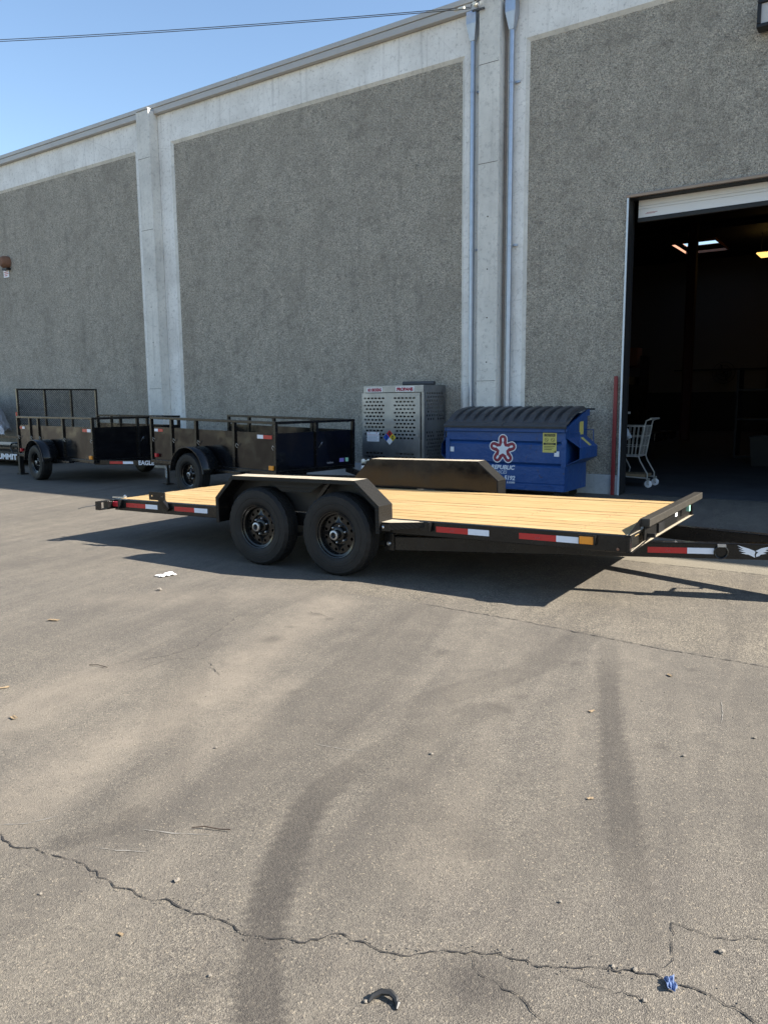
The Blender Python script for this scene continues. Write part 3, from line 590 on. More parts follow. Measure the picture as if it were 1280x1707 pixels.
# reflectors and lights on the near rail
for x0, xm, x1 in ((-2.42, -2.12, -1.94), (-1.69, -1.41, -1.23), (1.291, 1.57, 1.747), (1.99, 2.276, 2.44)):
    reflector(hl, x0, x1, xm, yr, .402, .447); text('print_mark', 'USA', .022, 'letter_faint', hl, ((x0+xm)/2, yr-.0033, .412), align='CENTER')
am = MB().box(2.452, 2.555, yr-.028, yr, .405, .462).build('marker_light', 'amber', hl, bev=.006); MB().box(2.445, 2.566, yr-.03, yr+.0003, .463, .472).box(2.557, 2.568, yr-.034, yr, .40, .472).build('light_guard', 'black_paint', am)
MB().lathe([(.011, yr-.008), (.0001, yr-.012)], 10, Matrix.Translation((2.72, 0, .385))).build('bolt', 'rusty_steel', hl)
for x0_, x1_, dy_ in ((1.15, 1.235, .03), (1.24, 1.255, .045)): MB().box(x0_, x1_, yr-dy_, yr, .405, ZD).build('stake_pocket', 'black_paint', hl, bev=.004)
# step bracket ahead of the near fender, springs and axles
b = MB(); b.add([(.87,-FO+.03,ZD-.004),(.96,-FO+.03,ZD-.004),(1.25,-HW-.003,ZD-.004),(.87,-HW-.003,ZD-.004),(.87,-FO+.03,ZD-.012),(.96,-FO+.03,ZD-.012),(1.25,-HW-.003,ZD-.012),(.87,-HW-.003,ZD-.012),(.96,-FO+.03,.415),(1.25,-HW-.003,.44)],[(0,1,2,3),(7,6,5,4),(0,3,7,4),(0,4,5,1),(1,8,9,2)]); st_ = b.build('fender_step', 'diamond', hl)
MB().box(.875, .965, -FO+.016, -FO+.026, .41, .468).build('step_bracket', 'black_paint', st_); MB().lathe([(.012, -FO+.014), (.0001, -FO+.008)], 10, Matrix.Translation((.905, 0, .44))).build('bolt', 'steel_bright', st_)
for s in (-1, 1):
    for x0_, x1_, z0_ in ((.80, .89, .215), (-.04, .04, .27), (-.9, -.8, .215)):
        sh = MB().box(x0_, x1_, .99*s-.03, .99*s+.03, z0_, ZB-.001).build('spring_hanger', 'black_paint', hl, bev=.004)
        MB().lathe([(.02, .99*s-.032), (.012, .99*s-.045), (.0001, .99*s-.045)], 10, Matrix.Translation(((x0_+x1_)/2, 0, .275))).build('bolt', 'bolt_grey', sh)
    pts = [(-.85, .99*s, .28), (-.43, .99*s, .23), (0, .99*s, .30), (.43, .99*s, .23), (.85, .99*s, .28)]; b = MB()
    for a_, c_ in zip(pts[:-1], pts[1:]): b.bar(a_, c_, .05, .03)
    b.build('leaf_spring', 'black_matte', hl)
for x in (-.43, .43): MB().tube([(x, -1.08, .345), (x, 1.08, .345)], .04, 10).build('axle', 'black_matte', hl)
for s in (-1, 1):
    for x in (-.43, .43): wheel(hl, (x, (FO-.092)*s, .348-.014*x), .352, .174, .198, s, stub=.07, hubcol='bolt_grey')
# fenders: diamond plate with folded lips, a boxed inboard face
ZF = .802
def fender(s):
    yo, yi = FO*s, (HW+.006)*s; L = [(-.915, .362), (-.915, .597), (-.70, ZF), (.645, ZF), (.88, .605), (.88, .385)]
    b = MB(); n = len(L)
    for (xa, za), (xb, zb) in zip(L[:-1], L[1:]): b.quad((xa, yo, za), (xb, yo, zb), (xb, yi, zb), (xa, yi, za))
    wd = .034; inn = [(-.915+wd, .362), (-.915+wd, .585), (-.69, ZF-wd), (.635, ZF-wd), (.88-wd, .593), (.88-wd, .385)]
    for yy in (yo, yi):
        for i in range(n-1): b.quad((L[i][0], yy, L[i][1]), (L[i+1][0], yy, L[i+1][1]), (inn[i+1][0], yy, inn[i+1][1]), (inn[i][0], yy, inn[i][1]))
    f = b.build('fender', 'diamond', hl, solid=.005)
    poly = [(-.911, ZD+.006), (-.911, .596), (-.699, ZF-.0035), (.643, ZF-.0035), (.876, .604), (.876, ZD+.006)]
    if s > 0: MB().prism(poly, HW-.012, HW+.003).build('fender_back', 'black_sheet', f)
    else: MB().prism(poly, -HW-.003, -HW+.012).build('fender_back', 'black_matte', f)
    MB().prism([(-.33, ZF-.02), (.33, ZF-.02), (.15, ZF-.125), (-.15, ZF-.125)], yo-.045*s-.005, yo-.045*s).build('fender_gusset', 'diamond', f)
    MB().bar((.33, yo-.1*s, ZF-.03), (.19, yo-.1*s, ZF-.19), .03, .03, (0, 1, 0)).build('fender_strut', 'black_paint', f)
fender(-1); fender(1)
# rear sill, bumper, lights, spare mount
MB().box(-2.61, -2.58, -HW+.046, HW-.046, ZB+.004, ZD-.008).build('rear_sill', 'black_paint', hl, bev=.004)
bp = MB().box(-2.69, -2.615, -1.2, 1.2, .378, .388).box(-2.69, -2.615, -1.2, 1.2, .458, .468).box(-2.69, -2.615, -1.2, -1.18, .3885, .4575).box(-2.69, -2.615, 1.18, 1.2, .3885, .4575)
for i in range(8): bp.box(-2.69, -2.615, -1.1+i*.3, -1.1+i*.3+.1+(.06 if i > 1 and i != 5 else 0), .3885, .4575)
bp.build('rear_bumper', 'black_paint', hl)
MB().box(-2.612, -2.515, yr-.026, yr-.0005, .402, .455).build('tail_light', 'red_lens', hl, bev=.006); MB().box(-2.50, -2.488, yr-.045, yr, .385, .478).build('light_guard', 'black_paint', hl)
MB().tube([(-2.66, -1.18, .43), (-2.74, -1.28, .42), (-2.80, -1.33, .40)], .004, 6).build('wiring_pigtail', 'wire_black', hl)
MB().tube([(-2.56, -.93, .485), (-2.56, -.93, .50), (-2.545, -.93, .512), (-2.53, -.93, .50), (-2.53, -.93, .485)], .007, 8).bar((-2.72, -.95, .486), (-2.55, -.93, .489), .02, .01).build('latch_pin', 'steel_bright', hl)
sm_ = MB().bar((-1.76, -HW-.01, .41), (-1.87, -HW-.03, .535), .045, .045, (0, 1, 0)).build('spare_mount', 'black_paint', hl)
b = MB(); b.perf([(0, 1, [(0, 1, True), (1, 2, False), (2, 3, True)])], lambda u, v: Vector((-2.0+.077*u, -HW-.045, .505+.082*v)), .16, .13); b.build('mount_plate', 'black_paint', sm_, solid=.012, merge=False)
# tongue stickers, D ring, wing emblem
dv = TP1-TP0; Mt = Matrix.Translation(TP0) @ Matrix.Rotation(math.atan2(dv.y-.04, dv.x), 4, 'Z') @ Matrix.Rotation(-math.atan2(dv.z, dv.x), 4, 'Y')
def ton(o): o.matrix_basis = Mt @ o.matrix_basis; return o
def tx(l): return (l-TP0.x)*1.042
def onface(x0, x1, z0, z1, mat, name, y=-.028): return ton(MB().box(x0, x1, y-.003, y, z0, z1).build(name, mat, hl))
onface(tx(2.765), tx(3.03), -.022, .022, 'reflect_red', 'reflector'); onface(tx(3.03)+.0005, tx(3.205), -.022, .022, 'reflect_white', 'reflector')
ton(text('print_mark', 'USA', .022, 'letter_faint', hl, (tx(2.9), -.0315, -.011), align='CENTER'))
rg = MB(); rg.tube([(.045*math.cos(a*math.pi/12), -.045, -.005+.045*math.sin(a*math.pi/12)) for a in range(25)], .007, 8, False)
ton(rg.build('tie_down_ring', 'rim_black', hl, (tx(3.25), 0, 0), smooth=True)); ton(MB().box(tx(3.225), tx(3.28), -.06, -.028, .036, .054).build('ring_bracket', 'bolt_grey', hl))
WX = tx(3.46)
def wing(pts): return [((x-880)*.00036+WX, -(y-200)*.00036+.004) for x, y in pts]
WL = [[(565,75),(660,105),(780,140),(890,185),(700,165)], [(580,130),(700,160),(890,185),(780,215),(650,165)], [(595,188),(700,185),(890,185),(800,245),(690,215)], [(640,238),(740,228),(890,185),(820,268),(745,262)], [(700,175),(890,185),(905,215),(892,265),(905,325),(840,292),(760,255)],
      [(1190,88),(1175,115),(1090,150),(960,215),(905,190),(1010,130)], [(1165,140),(1085,178),(1000,220),(960,215),(1040,160)], [(1150,188),(1060,214),(990,240),(960,215),(1060,180)], [(1110,238),(1010,258),(950,290),(950,230),(1030,215)], [(960,215),(1000,225),(990,282),(925,308),(917,285),(925,245)]]
b = MB()
for i, p in enumerate(WL): q = wing(p); b.add([(x, -.0305-.0001*i, z) for x, z in q], [tuple(range(len(q)))])
ton(b.build('wing_emblem', 'letter_white', hl))
ton(text('lettering', 'EAGLE', .075, 'letter_white', hl, (WX+.15, -.029, -.026), bold=.004))

# ------------------------------------------------------------------ two small black box trailers
def utility(label, center, yaw, pitch, zb, L, W, Hb, gate, posts, tongue_z, tongue_letters, tongue_len=1.25):
    t = thing('utility_trailer', label, 'trailer', center, (0, -pitch, yaw), 'black high-sided utility trailers along the wall')
    f, r, n, q = L/2, -L/2, -W/2, W/2; zt = zb+Hb; ps = .05; zp = zb+Hb*.78
    MB().box(r, f, n+.01, q-.01, zb+.03, zb+.06).build('floor', 'black_matte', t)
    fb_ = MB().box(r, f, n, n+.05, zb, zb+.06).box(r, f, q-.05, q, zb, zb+.06).box(f-.05, f, n+.05, q-.05, zb, zb+.06).box(r, r+.05, n+.05, q-.05, zb, zb+.06)
    each(fb_, 'frame', 'black_paint', t, bev=.004)
    for yy0, yy1 in ((n+.03, n+.036), (q-.036, q-.03)): MB().box(r+.02, f-.02, yy0, yy1, zb+.062, zp).build('side_panel', 'black_sheet', t)
    MB().box(f-.036, f-.03, n+.04, q-.04, zb+.062, zp).build('front_panel', 'black_sheet', t)
    for xx in posts:
        x = r+L*xx
        for yy in (n+.002, q-.052): MB().box(max(r, x-ps/2), min(f, x+ps/2), yy, yy+ps, zb+.061, zt-.041).build('post', 'black_paint', t)
    MB().box(f-ps, f, -.025, .025, zb+.061, zt-.041).build('post', 'black_paint', t)
    for yy in (n, q-.055): MB().box(r, f, yy, yy+.055, zt-.04, zt).build('top_rail', 'black_paint', t, bev=.004)
    MB().box(f-.055, f-.0, n+.056, q-.056, zt-.04, zt).build('top_rail', 'black_paint', t, bev=.004)
    for xx in posts:   # small tie hooks on the panels
        x = min(f-.06, r+L*xx+.07); MB().tube([(x, n+.012, zb+.36), (x-.01, n-.01, zb+.40), (x+.012, n-.012, zb+.43), (x+.03, n+.012, zb+.40)], .005, 6).build('tie_hook', 'bolt_grey', t)
    MB().tube([(f-.03, .06, zb+.36), (f+.012, .07, zb+.42), (f+.012, .09, zb+.44), (f-.02, .11, zb+.40)], .006, 6).build('tie_hook', 'bolt_grey', t)
    # wheels with rounded fenders
    wx = -.13; 
    for s in (-1, 1):
        wheel(t, (wx, (W/2+.2)*s, .337), .337, .2, .19, s, tread=True, hubcol='bolt_grey', stub=.05, nl=5)
        b = MB(); Rf = .42; yi, yo = (W/2+.002)*s, (W/2+.32)*s; na = 14; ring = []
        for i in range(na+1):
            a = R(-18+i*(216/na)); a = R(4+i*(172/na)); ring.append((wx+Rf*math.cos(a), .345+Rf*math.sin(a)))
        for (xa, za), (xb, zb_) in zip(ring[:-1], ring[1:]): b.quad((xa, yi, za), (xb, yi, zb_), (xb, yo, zb_), (xa, yo, za))
        fo = b.build('fender', 'black_paint', t, smooth=True, solid=.004)
        MB().tube([(x, yo, z) for x, z in ring], .012, 6).build('fender_lip', 'black_paint', fo, smooth=True)
        MB().prism(ring+[(wx-.3, .345), (wx+.3, .345)], yi+.002*s, yi+.006*s).build('splash_panel', 'black_matte', fo)
        MB().box(wx+.43, min(f-.35, wx+1.02), min(yi, yi+.1*s), max(yi, yi+.1*s), zb-.02, zb+.02).build('running_board', 'black_paint', t, bev=.004)
    MB().tube([(wx, -W/2-.12, .337), (wx, W/2+.12, .337)], .035, 8).build('axle', 'black_matte', t)
    # reflectors and lamps
    yy = n+.0275
    reflector(t, r+.10, r+.34, r+.23 if gate else r+.20, n-.001 if 0 else yy, zp-.075, zp-.03, 'red' if gate else 'white')
    reflector(t, f-.42, f-.10, f-.24 if gate else f-.29, yy, zp-.085, zp-.03, 'red' if gate else 'white')
    MB().box(f-.13, f-.04, n-.025, n+.027, zb+.075, zb+.14).build('marker_light', 'amber', t, bev=.005)
    MB().box(r+.14, r+.2, n-.02, n+.027, zb+.10, zb+.165).build('marker_light', 'red_lens', t, bev=.005)
    # tongue
    for s in (-1, 1): MB().bar((f-.1, (W/2-.08)*s, tongue_z), (f+tongue_len, .03*s, tongue_z), .05, .085).build('tongue_beam', 'black_paint', t, bev=.004)
    MB().box(f+tongue_len-.08, f+tongue_len+.3, -.04, .04, tongue_z-.03, tongue_z+.045).build('coupler', 'black_paint', t, bev=.008)
    jx = f+tongue_len-.25
    if tongue_letters:
        a = math.atan2(W/2-.11, tongue_len+.1); Mt_ = Matrix.Translation((f-.1, -(W/2-.08), tongue_z)) @ Matrix.Rotation(a, 4, 'Z')
        for o in (MB().box(.30, .56, -.029, -.0255, -.022, .022).build('reflector', 'reflect_red', t), MB().box(.5605, .76, -.029, -.0255, -.022, .022).build('reflector', 'reflect_white', t), text('lettering', 'EAGLE', .105, 'letter_white', t, (.86, -.0265, -.036), bold=.003)):
            o.matrix_basis = Mt_ @ o.matrix_basis
        MB().tube([(jx, 0, .03), (jx, 0, tongue_z+.0)], .03, 10).box(jx-.07, jx+.07, -.07, .07, .012, .028).build('jack', 'black_matte', t)
        ch = MB()
        for i in range(9):
            z = tongue_z-.05-i*.026; ch.tube([(jx+.05+.012*math.cos(k*math.pi/4)*(1 if i % 2 else .4), -.06+.012*math.cos(k*math.pi/4)*(.4 if i % 2 else 1), z+.018*math.sin(k*math.pi/4)) for k in range(9)], .004, 5, False)
        ch.build('safety_chain', 'steel_bright', t)
    else:
        j = MB().tube([(jx, .09, tongue_z-.3), (jx, .09, tongue_z+.2)], .032, 10).build('jack', 'black_matte', t); MB().tube([(jx, .09, tongue_z+.10), (jx, .09, tongue_z+.17)], .0335, 10).build('jack_label', 'white_vinyl', j)
        MB().tube([(jx, .09, tongue_z+.2), (jx, .09, tongue_z+.23), (jx+.07, .05, tongue_z+.23), (jx+.19, -.02, tongue_z+.27)], [.036, .036, .014, .012], 8).build('crank', 'porcelain', j)
        text('lettering', 'trailers', .05, 'letter_grey', t, (f-.0295, W*.14, zb+.10), (R(90), 0, R(90))); MB().box(f-.03, f-.0285, W*.305, W*.365, zb+.11, zb+.17).build('sticker', 'violet', t); MB().box(f-.03, f-.0285, W*.385, W*.425, zb+.11, zb+.17).build('sticker', 'mint', t)
    if gate:
        gz1 = zb+Hb*1.68; gx = r+.03
        g = MB()
        for y0 in (n+.03, n+.03+(W-.1)/3, n+.03+(W-.1)*2/3, q-.07): g.box(gx-.02, gx+.02, y0, y0+.04, zb+.07, gz1)
        g.box(gx-.02, gx+.02, n+.071, q-.071, gz1-.035, gz1)
        go = g.build('ramp_gate', 'black_paint', t)
        mh = MB(); dx, dz = .042, .024; ny = int((W-.14)/dx); nz = int((gz1-zb-.1)/dz); y0 = n+.07
        for k in range(nz+1):
            z = zb+.075+k*dz
            for i in range(ny*2):
                za = z+(dz*.5 if i % 2 else 0); zb2 = z+(0 if i % 2 else dz*.5)
                if k % 2: za, zb2 = z+dz*.5-(za-z), z+dz*.5-(zb2-z)
                ya, yb = y0+i*dx/2, y0+(i+1)*dx/2; e = .0052
                mh.add([(gx-.002, ya, za-e), (gx-.002, yb, zb2-e), (gx+.003, yb, zb2+e), (gx+.003, ya, za+e)], [(0, 1, 2, 3)])
        tag(mh.build('expanded_mesh', 'black_matte', go, solid=.002), kind='stuff')
        MB().box(r-.05, r+.03, n-.0, n+.09, .03, zb-.005).box(r-.06, r+.14, n-.04, n+.12, .005, .029).build('stabilizer_leg', 'black_matte', t)
        MB().box(r-.045, r-.005, n+.02, n+.05, zt+.0, zt+.08).build('clearance_light', 'red_lens', t)
    return t
utility('black box trailer with a tall mesh ramp gate standing up at its rear', (-13.50, 9.545, 0), -.159, .0, .381, 3.32, 1.79, .822, True, (0.006, .19, .31, .64, .994), .40, True, 1.2)
utility('black box trailer without a ramp gate, nearest the propane cage', (-9.0, 9.23, 0), -.098, -.018, .42, 3.12, 1.69, .775, False, (0.006, .19, .40, .70, .994), .395, False, 1.1)

# ------------------------------------------------------------------ trailer at the far left edge and the covered load on it
t = thing('deck_trailer', 'black trailer end with white lettering, cut off by the left picture edge', 'trailer', (-18.3, 10.1, 0))
MB().box(-3, 1.12, -.1, 0, .13, .30).box(-3, 1.12, 1.4, 1.5, .13, .30).box(1.02, 1.12, 0, 1.4, .13, .30).build('frame', 'black_paint', t, bev=.006)
text('lettering', 'SUMMIT', .17, 'letter_white', t, (.18, -.102, .165), bold=.008, width=.93)
MB().box(-3, 1.0, -.06, -.01, .50, .56).build('side_rail', 'fascia_metal', t); MB().box(-3, 1.05, -.05, 0, .40, .44).box(-3, 1.05, -.04, 0, .66, .7).build('rail_tube', 'black_paint', t)
MB().tube([(1.12, -.06, .55), (.9, -.08, .54), (.83, -.08, .48), (.84, -.08, .40), (.95, -.08, .28)], .022, 8).build('grab_handle', 'black_paint', t, smooth=True)
MB().box(-3, 1.1, 0.001, 1.4, .3, .33).build('deck', 'black_matte', t)
for s, y in ((-1, -.3), (1, 1.8)): wheel(t, (-1.9, y, .337), .337, .2, .19, s, tread=False)
b = MB(); NU, NV = 44, 18; vs = []
for i in range(NU+1):
    for j in range(NV+1):
        u, v = i/NU, j/NV; x = -2.4+3.2*u; hgt = 1.6-.85*max(0, (u-.8)/.2)**1.3-.4*max(0, (.2-u)/.2)
        a = v*math.pi; y = .7-.72*math.cos(a); z = .62+(hgt-.62)*math.sin(a)**.6
        x -= 1.5*y; k = .04*math.sin(x*11+y*9)+.035*math.sin(z*17-x*7)+random.uniform(-.028, .028); vs.append((x+k*.6, y-abs(k)*.8, z+k))
b.add(vs, [(i*(NV+1)+j, (i+1)*(NV+1)+j, (i+1)*(NV+1)+j+1, i*(NV+1)+j+1) for i in range(NU) for j in range(NV)])
cv = b.build('load_cover', 'silver', None, (-18.6, 10.1, .1)); tag(cv, 'crinkled silver plastic cover draped over a load at the left picture edge', 'cover')

# ------------------------------------------------------------------ propane cage
X0, X1, Y0, Y1, ZC = -7.84, -6.64, 10.86, 11.56, 1.70
cg = thing('propane_cage', 'silver perforated metal propane cylinder cage standing against the pebble wall', 'cage', ((X0+X1)/2, (Y0+Y1)/2, 0))
oc = cg.location; hw, hd_ = (X1-X0)/2, (Y1-Y0)/2
MB().box(-hw, hw, -hd_, hd_, ZC-.012, ZC).box(-hw, hw, hd_-.01, hd_, .06, ZC-.013).box(-hw, hw, -hd_, hd_-.011, .06, .075).box(hw-.05, hw, -hd_, -hd_+.012, .076, ZC-.013).box(-hw, -hw+.03, -hd_, -hd_+.012, .076, ZC-.013).build('carcass', 'stainless', cg)
hdr = MB().box(-hw+.0, hw-.001, -hd_-.012, -hd_-.001, ZC-.115, ZC-.001).build('header_strip', 'stainless', cg, bev=.002)
def dpanel(u0, u1, y):
    rows = []; pitch = .0605; z = ZC-.125; us = (u1-u0)
    ga0, gb0 = u0+.055, u0+us*.575; p = .0745
    spec = [(0, 1)]*0
    z -= .055; rows.append((z, ZC-.125, [(u0, u1, False)]))
    def row(z0, z1, k):
        c = [(u0, ga0-.028+(.037 if k % 2 else 0), False)] if True else []
        s0 = ga0-.028+(.037 if k % 2 else 0); nn = 5 if k % 2 else 6; cells = [(u0, s0, False)]
        for i in range(nn): cells.append((s0+i*p, s0+(i+1)*p, True))
        s1 = gb0-.028+(.037 if k % 2 else 0); cells.append((s0+nn*p, s1, False))
        for i in range(nn): cells.append((s1+i*p, s1+(i+1)*p, True))
        cells.append((s1+nn*p, u1, False)); return (z0, z1, cells)
    for k in range(12): rows.append(row(z-pitch, z, k)); z -= pitch
    rows.append((z-.2, z, [(u0, u1, False)])); z -= .2
    for k in range(9): rows.append(row(z-pitch, z, k+1)); z -= pitch
    rows.append((.09, z, [(u0, u1, False)])) if z > .09 else None
    b = MB(); b.perf(rows, lambda u, v: Vector((u, y, v)), .026, .0145); return b
do = dpanel(-hw-.03, hw-.065, -hd_-.02).build('door', 'stainless', cg, solid=.004, merge=False)
MB().box(-hw-.03, -hw-.018, -hd_-.024, -hd_-.004, .09, ZC-.125).box(hw-.072, hw-.06, -hd_-.026, -hd_-.004, .09, ZC-.125).build('door_edge', 'stainless', do)
MB().box(hw-.1, hw-.085, -hd_-.05, -hd_-.022, .86, .9).build('latch', 'bolt_grey', do)
def spanel():
    rows = []; z = ZC-.014; p = .079; pitch = .0605; u0, u1 = -hd_+.013, hd_-.011
    rows.append((z-.09, z, [(u0, u1, False)])); z -= .09
    def row(z0, z1, k, skip=False):
        s0 = u0+.05+(.04 if k % 2 else 0); cells = [(u0, s0, False)]; nn = 7
        for i in range(nn): cells.append((s0+i*p, s0+(i+1)*p, not (skip and i in (3,))))
        cells.append((s0+nn*p, u1, False)); return (z0, z1, cells)
    for cnt, gap in ((8, .16), (9, .12), (6, 0)):
        for k in range(cnt): rows.append(row(z-pitch, z, k, (cnt == 8 and k == 7) or (cnt == 9 and k < 2))); z -= pitch
        if z-gap > .08: rows.append((z-gap, z, [(u0, u1, False)])) if gap else None; z -= gap
    rows.append((.076, z, [(u0, u1, False)])); b = MB(); b.perf(rows, lambda u, v: Vector((hw-.002, u, v)), .02, .019); return b
spanel().build('side_panel', 'stainless', cg, solid=.004, merge=False)
MB().box(-hw, -hw+.004, -hd_+.013, hd_-.011, .076, ZC-.014).build('side_panel', 'stainless', cg)
MB().bar((-hw+.3, -hd_+.1, 1.36), (hw-.15, -hd_+.1, .55), .012, .012).build('brace_rod', 'steel_bright', cg)
MB().box(-hw+.02, hw-.06, -hd_+.14, hd_-.02, .80, .82).build('shelf', 'interior_dark', cg)
b = MB()
for z0 in (.08, .825):
    for i in range(4):
        for yy in (.0,): b.lathe([(.0, 0), (.12, .01), (.14, .06), (.14, .30), (.1, .38), (.03, .40), (.03, .45), (.0, .45)], 16, Matrix.Translation((-.42+.27*i, .12, z0)) @ Matrix.Rotation(R(90), 4, 'X'))
each(b, 'gas_cylinder', 'interior_dark', cg, smooth=True)
yl = -hd_-.0225
for nm, txt, xa, xb, z0, z1, al in (('label_plate', 'NO SMOKING', -hw+.07, -hw+.39, ZC-.108, ZC-.03, 0), ('label_plate', 'PROPANE', -hw+.66, -hw+1.02, ZC-.103, ZC-.022, 0)):
    p_ = MB().box(xa, xb, -hd_-.016, -hd_-.0125, z0, z1).build(nm, 'white_vinyl', hdr); text('lettering', txt, .07, 'letter_red', hdr, (xa+.02, -hd_-.0165, z0+.014), bold=.005, width=(xb-xa)-.04)
nx, nz, dd = -.065, .835, .062
for (ox, oz, mt, d_) in ((0, dd, 'sign_red', '4'), (-dd, 0, 'sign_blue', '2'), (dd, 0, 'sign_yellow', '0'), (0, -dd, 'white_vinyl', None)):
    c_ = (nx+ox, nz+oz); MB().prism([(c_[0]-dd, c_[1]), (c_[0], c_[1]-dd), (c_[0]+dd, c_[1]), (c_[0], c_[1]+dd)], yl-.003, yl).build('hazard_diamond', mt, do)
    if d_: text('numeral', d_, .095, 'letter_black', do, (c_[0], yl-.0035, c_[1]-.033), align='CENTER', bold=.002)
lp = MB().box(-.53, -.28, yl-.003, yl, .76, .92).build('notice_plate', 'white_vinyl', do)
MB().box(-.50, -.47, yl-.0036, yl-.0031, .9, .91).box(-.34, -.31, yl-.0036, yl-.0031, .9, .91).box(-.52, -.29, yl-.0036, yl-.0031, .868, .873).build('print_line', 'sign_red', lp)
for i in range(4): MB().box(-.515, -.30-.02*(i % 2), yl-.0036, yl-.0031, .845-i*.022, .852-i*.022).build('print_line', 'letter_grey', lp)
pp = MB().lathe([(.034, -.3), (.034, .3), (.029, .3), (.029, -.3), (.034, -.3)], 14, Matrix.Rotation(R(90), 4, 'Z')).build('pipe_offcut', 'black_plastic', None, (-6.98, 11.25, ZC+.036), smooth=True)
pp.rotation_euler = (0, 0, R(4)); tag(pp, 'short black pipe lying on top of the propane cage', 'pipe')

# ------------------------------------------------------------------ blue dumpster
DXA, DXB, DYF, DYB = -6.0, -4.075, 10.50, 11.36
dp = thing('dumpster', 'blue steel waste dumpster with black ribbed lid between the cage and the dock door', 'dumpster', ((DXA+DXB)/2, (DYF+DYB)/2, 0))
hx, hy = (DXB-DXA)/2, (DYB-DYF)/2
prof_s = [(-hy, .13), (hy, .13), (hy, 1.24), (hy-.06, 1.24), (-hy, 1.0)]
b = MB()
# front as folded sheet: (y offset, z)
fold = [(.0, .13), (.0, .22), (.006, .225), (.0, .24), (.0, .47), (.035, .50), (.0, .535), (.0, .79), (.03, .82), (.0, .85), (.0, .985)]
xs_ = [-hx, hx]
for (ya, za), (yb, zb_) in zip(fold[:-1], fold[1:]): b.quad((-hx, -hy+ya, za), (hx, -hy+ya, za), (hx, -hy+yb, zb_), (-hx, -hy+yb, zb_))
for sx in (-hx, hx): b.add([(sx, y, z) for y, z in ((-hy, .13), (hy, .13), (hy, 1.24), (hy-.06, 1.24), (-hy, .985))], [(0, 1, 2, 3, 4)])
b.quad((-hx, hy, .13), (hx, hy, .13), (hx, hy, 1.24), (-hx, hy, 1.24)); b.quad((-hx, -hy, .13), (hx, -hy, .13), (hx, hy, .13), (-hx, hy, .13))
bd = b.build('body', 'blue', dp, solid=.006)
MB().box(-hx-.02, hx+.02, -hy-.03, -hy+.02, .975, 1.045).build('front_lip', 'blue', dp, bev=.01)
MB().box(-hx, hx, -hy-.008, -hy-.001, .13, .165).build('skid_strip', 'blue', dp)
for s in (-1, 1):
    xa = hx*s; M_ = Matrix.Identity(4); b = MB()
    poly = [(-hy-.03, .985), (-hy-.03, 1.045), (hy-.05, 1.30), (hy+.02, 1.30), (hy+.02, 1.2), (hy-.06, 1.2)]
    vs = [(xa-.0*s, y, z) for y, z in poly]+[(xa+.028*s, y, z) for y, z in poly]; n = len(poly)
    b.add(vs, [tuple(range(n)), tuple(range(2*n-1, n-1, -1))]+[(i, i+n, (i+1) % n+n, (i+1) % n) for i in range(n)]); b.build('side_lip', 'blue', dp)
    # fork pocket: a sleeve on the side, open at the front
    px0, px1, pz0, pz1, py0, py1 = xa+.004*s, xa+.17*s, .53, .78, -hy+.02, hy-.02
    b = MB()
    b.quad((px1, py0+.1, pz0+.07), (px1, py1, pz0+.07), (px1, py1, pz1-.02), (px1, py0+.1, pz1-.02)); b.quad((px0, py0, pz1+.12), (px1, py0+.1, pz1-.02), (px1, py1, pz1-.02), (px0, py1, pz1+.12))
    b.quad((px0, py0, pz0-.02), (px1, py0+.1, pz0+.07), (px1, py1, pz0+.07), (px0, py1, pz0-.02)); b.quad((px0, py1, pz0-.02), (px1, py1, pz0+.07), (px1, py1, pz1-.02), (px0, py1, pz1+.12))
    b.quad((px0, py0+.06, pz0), (px1-.01*s, py0+.25, pz0+.07), (px1-.01*s, py0+.25, pz1-.03), (px0, py0+.06, pz1+.04)) if 0 else None
    fp = b.build('fork_pocket', 'blue', dp, solid=.006)
    MB().box(min(px0-.06*s, px0+.012*s), max(px0-.06*s, px0+.012*s), py0-.032, py0-.012, pz0-.05, pz1+.09).build('pocket_frame', 'blue', fp)
    b = MB().tube([(px0, py0+.14, .97), (px1-.03*s, py0+.16, .975), (px1-.02*s, py0+.16, .78)], .008, 6).tube([(px0, py1-.12, 1.0), (px1-.03*s, py1-.1, 1.0), (px1-.02*s, py1-.1, .78)], .008, 6); b.build('pocket_rail', 'blue', fp)
    if s > 0:
        MB().box(px1, px1+.002, py0+.12, py0+.2, .61, .69).box(px1, px1+.002, py1-.1, py1-.04, .63, .70).build('reflective_patch', 'white_vinyl', fp)
        MB().box(hx+.0045, hx+.007, .1, .26, .93, 1.12).build('caution_label', 'caution_yellow', fp)
        b = MB(); b.add([(px0+.02, .1, pz1+.108), (px1-.01, .1, pz1-.004), (px1-.01, .2, pz1-.004), (px0+.02, .2, pz1+.108)], [(0, 1, 2, 3)]); b.build('caution_label', 'caution_yellow', fp, solid=.002)
for cx_, cy_ in ((-hx+.15, -hy+.12), (hx-.15, -hy+.12), (-hx+.15, hy-.12), (hx-.15, hy-.12)):
    MB().lathe([(.0, -.025), (.06, -.022), (.06, .022), (.0, .025)], 14, Matrix.Translation((cx_, cy_, .062))).box(cx_-.04, cx_+.04, cy_-.04, cy_+.04, .095, .13).build('caster', 'black_matte', dp)
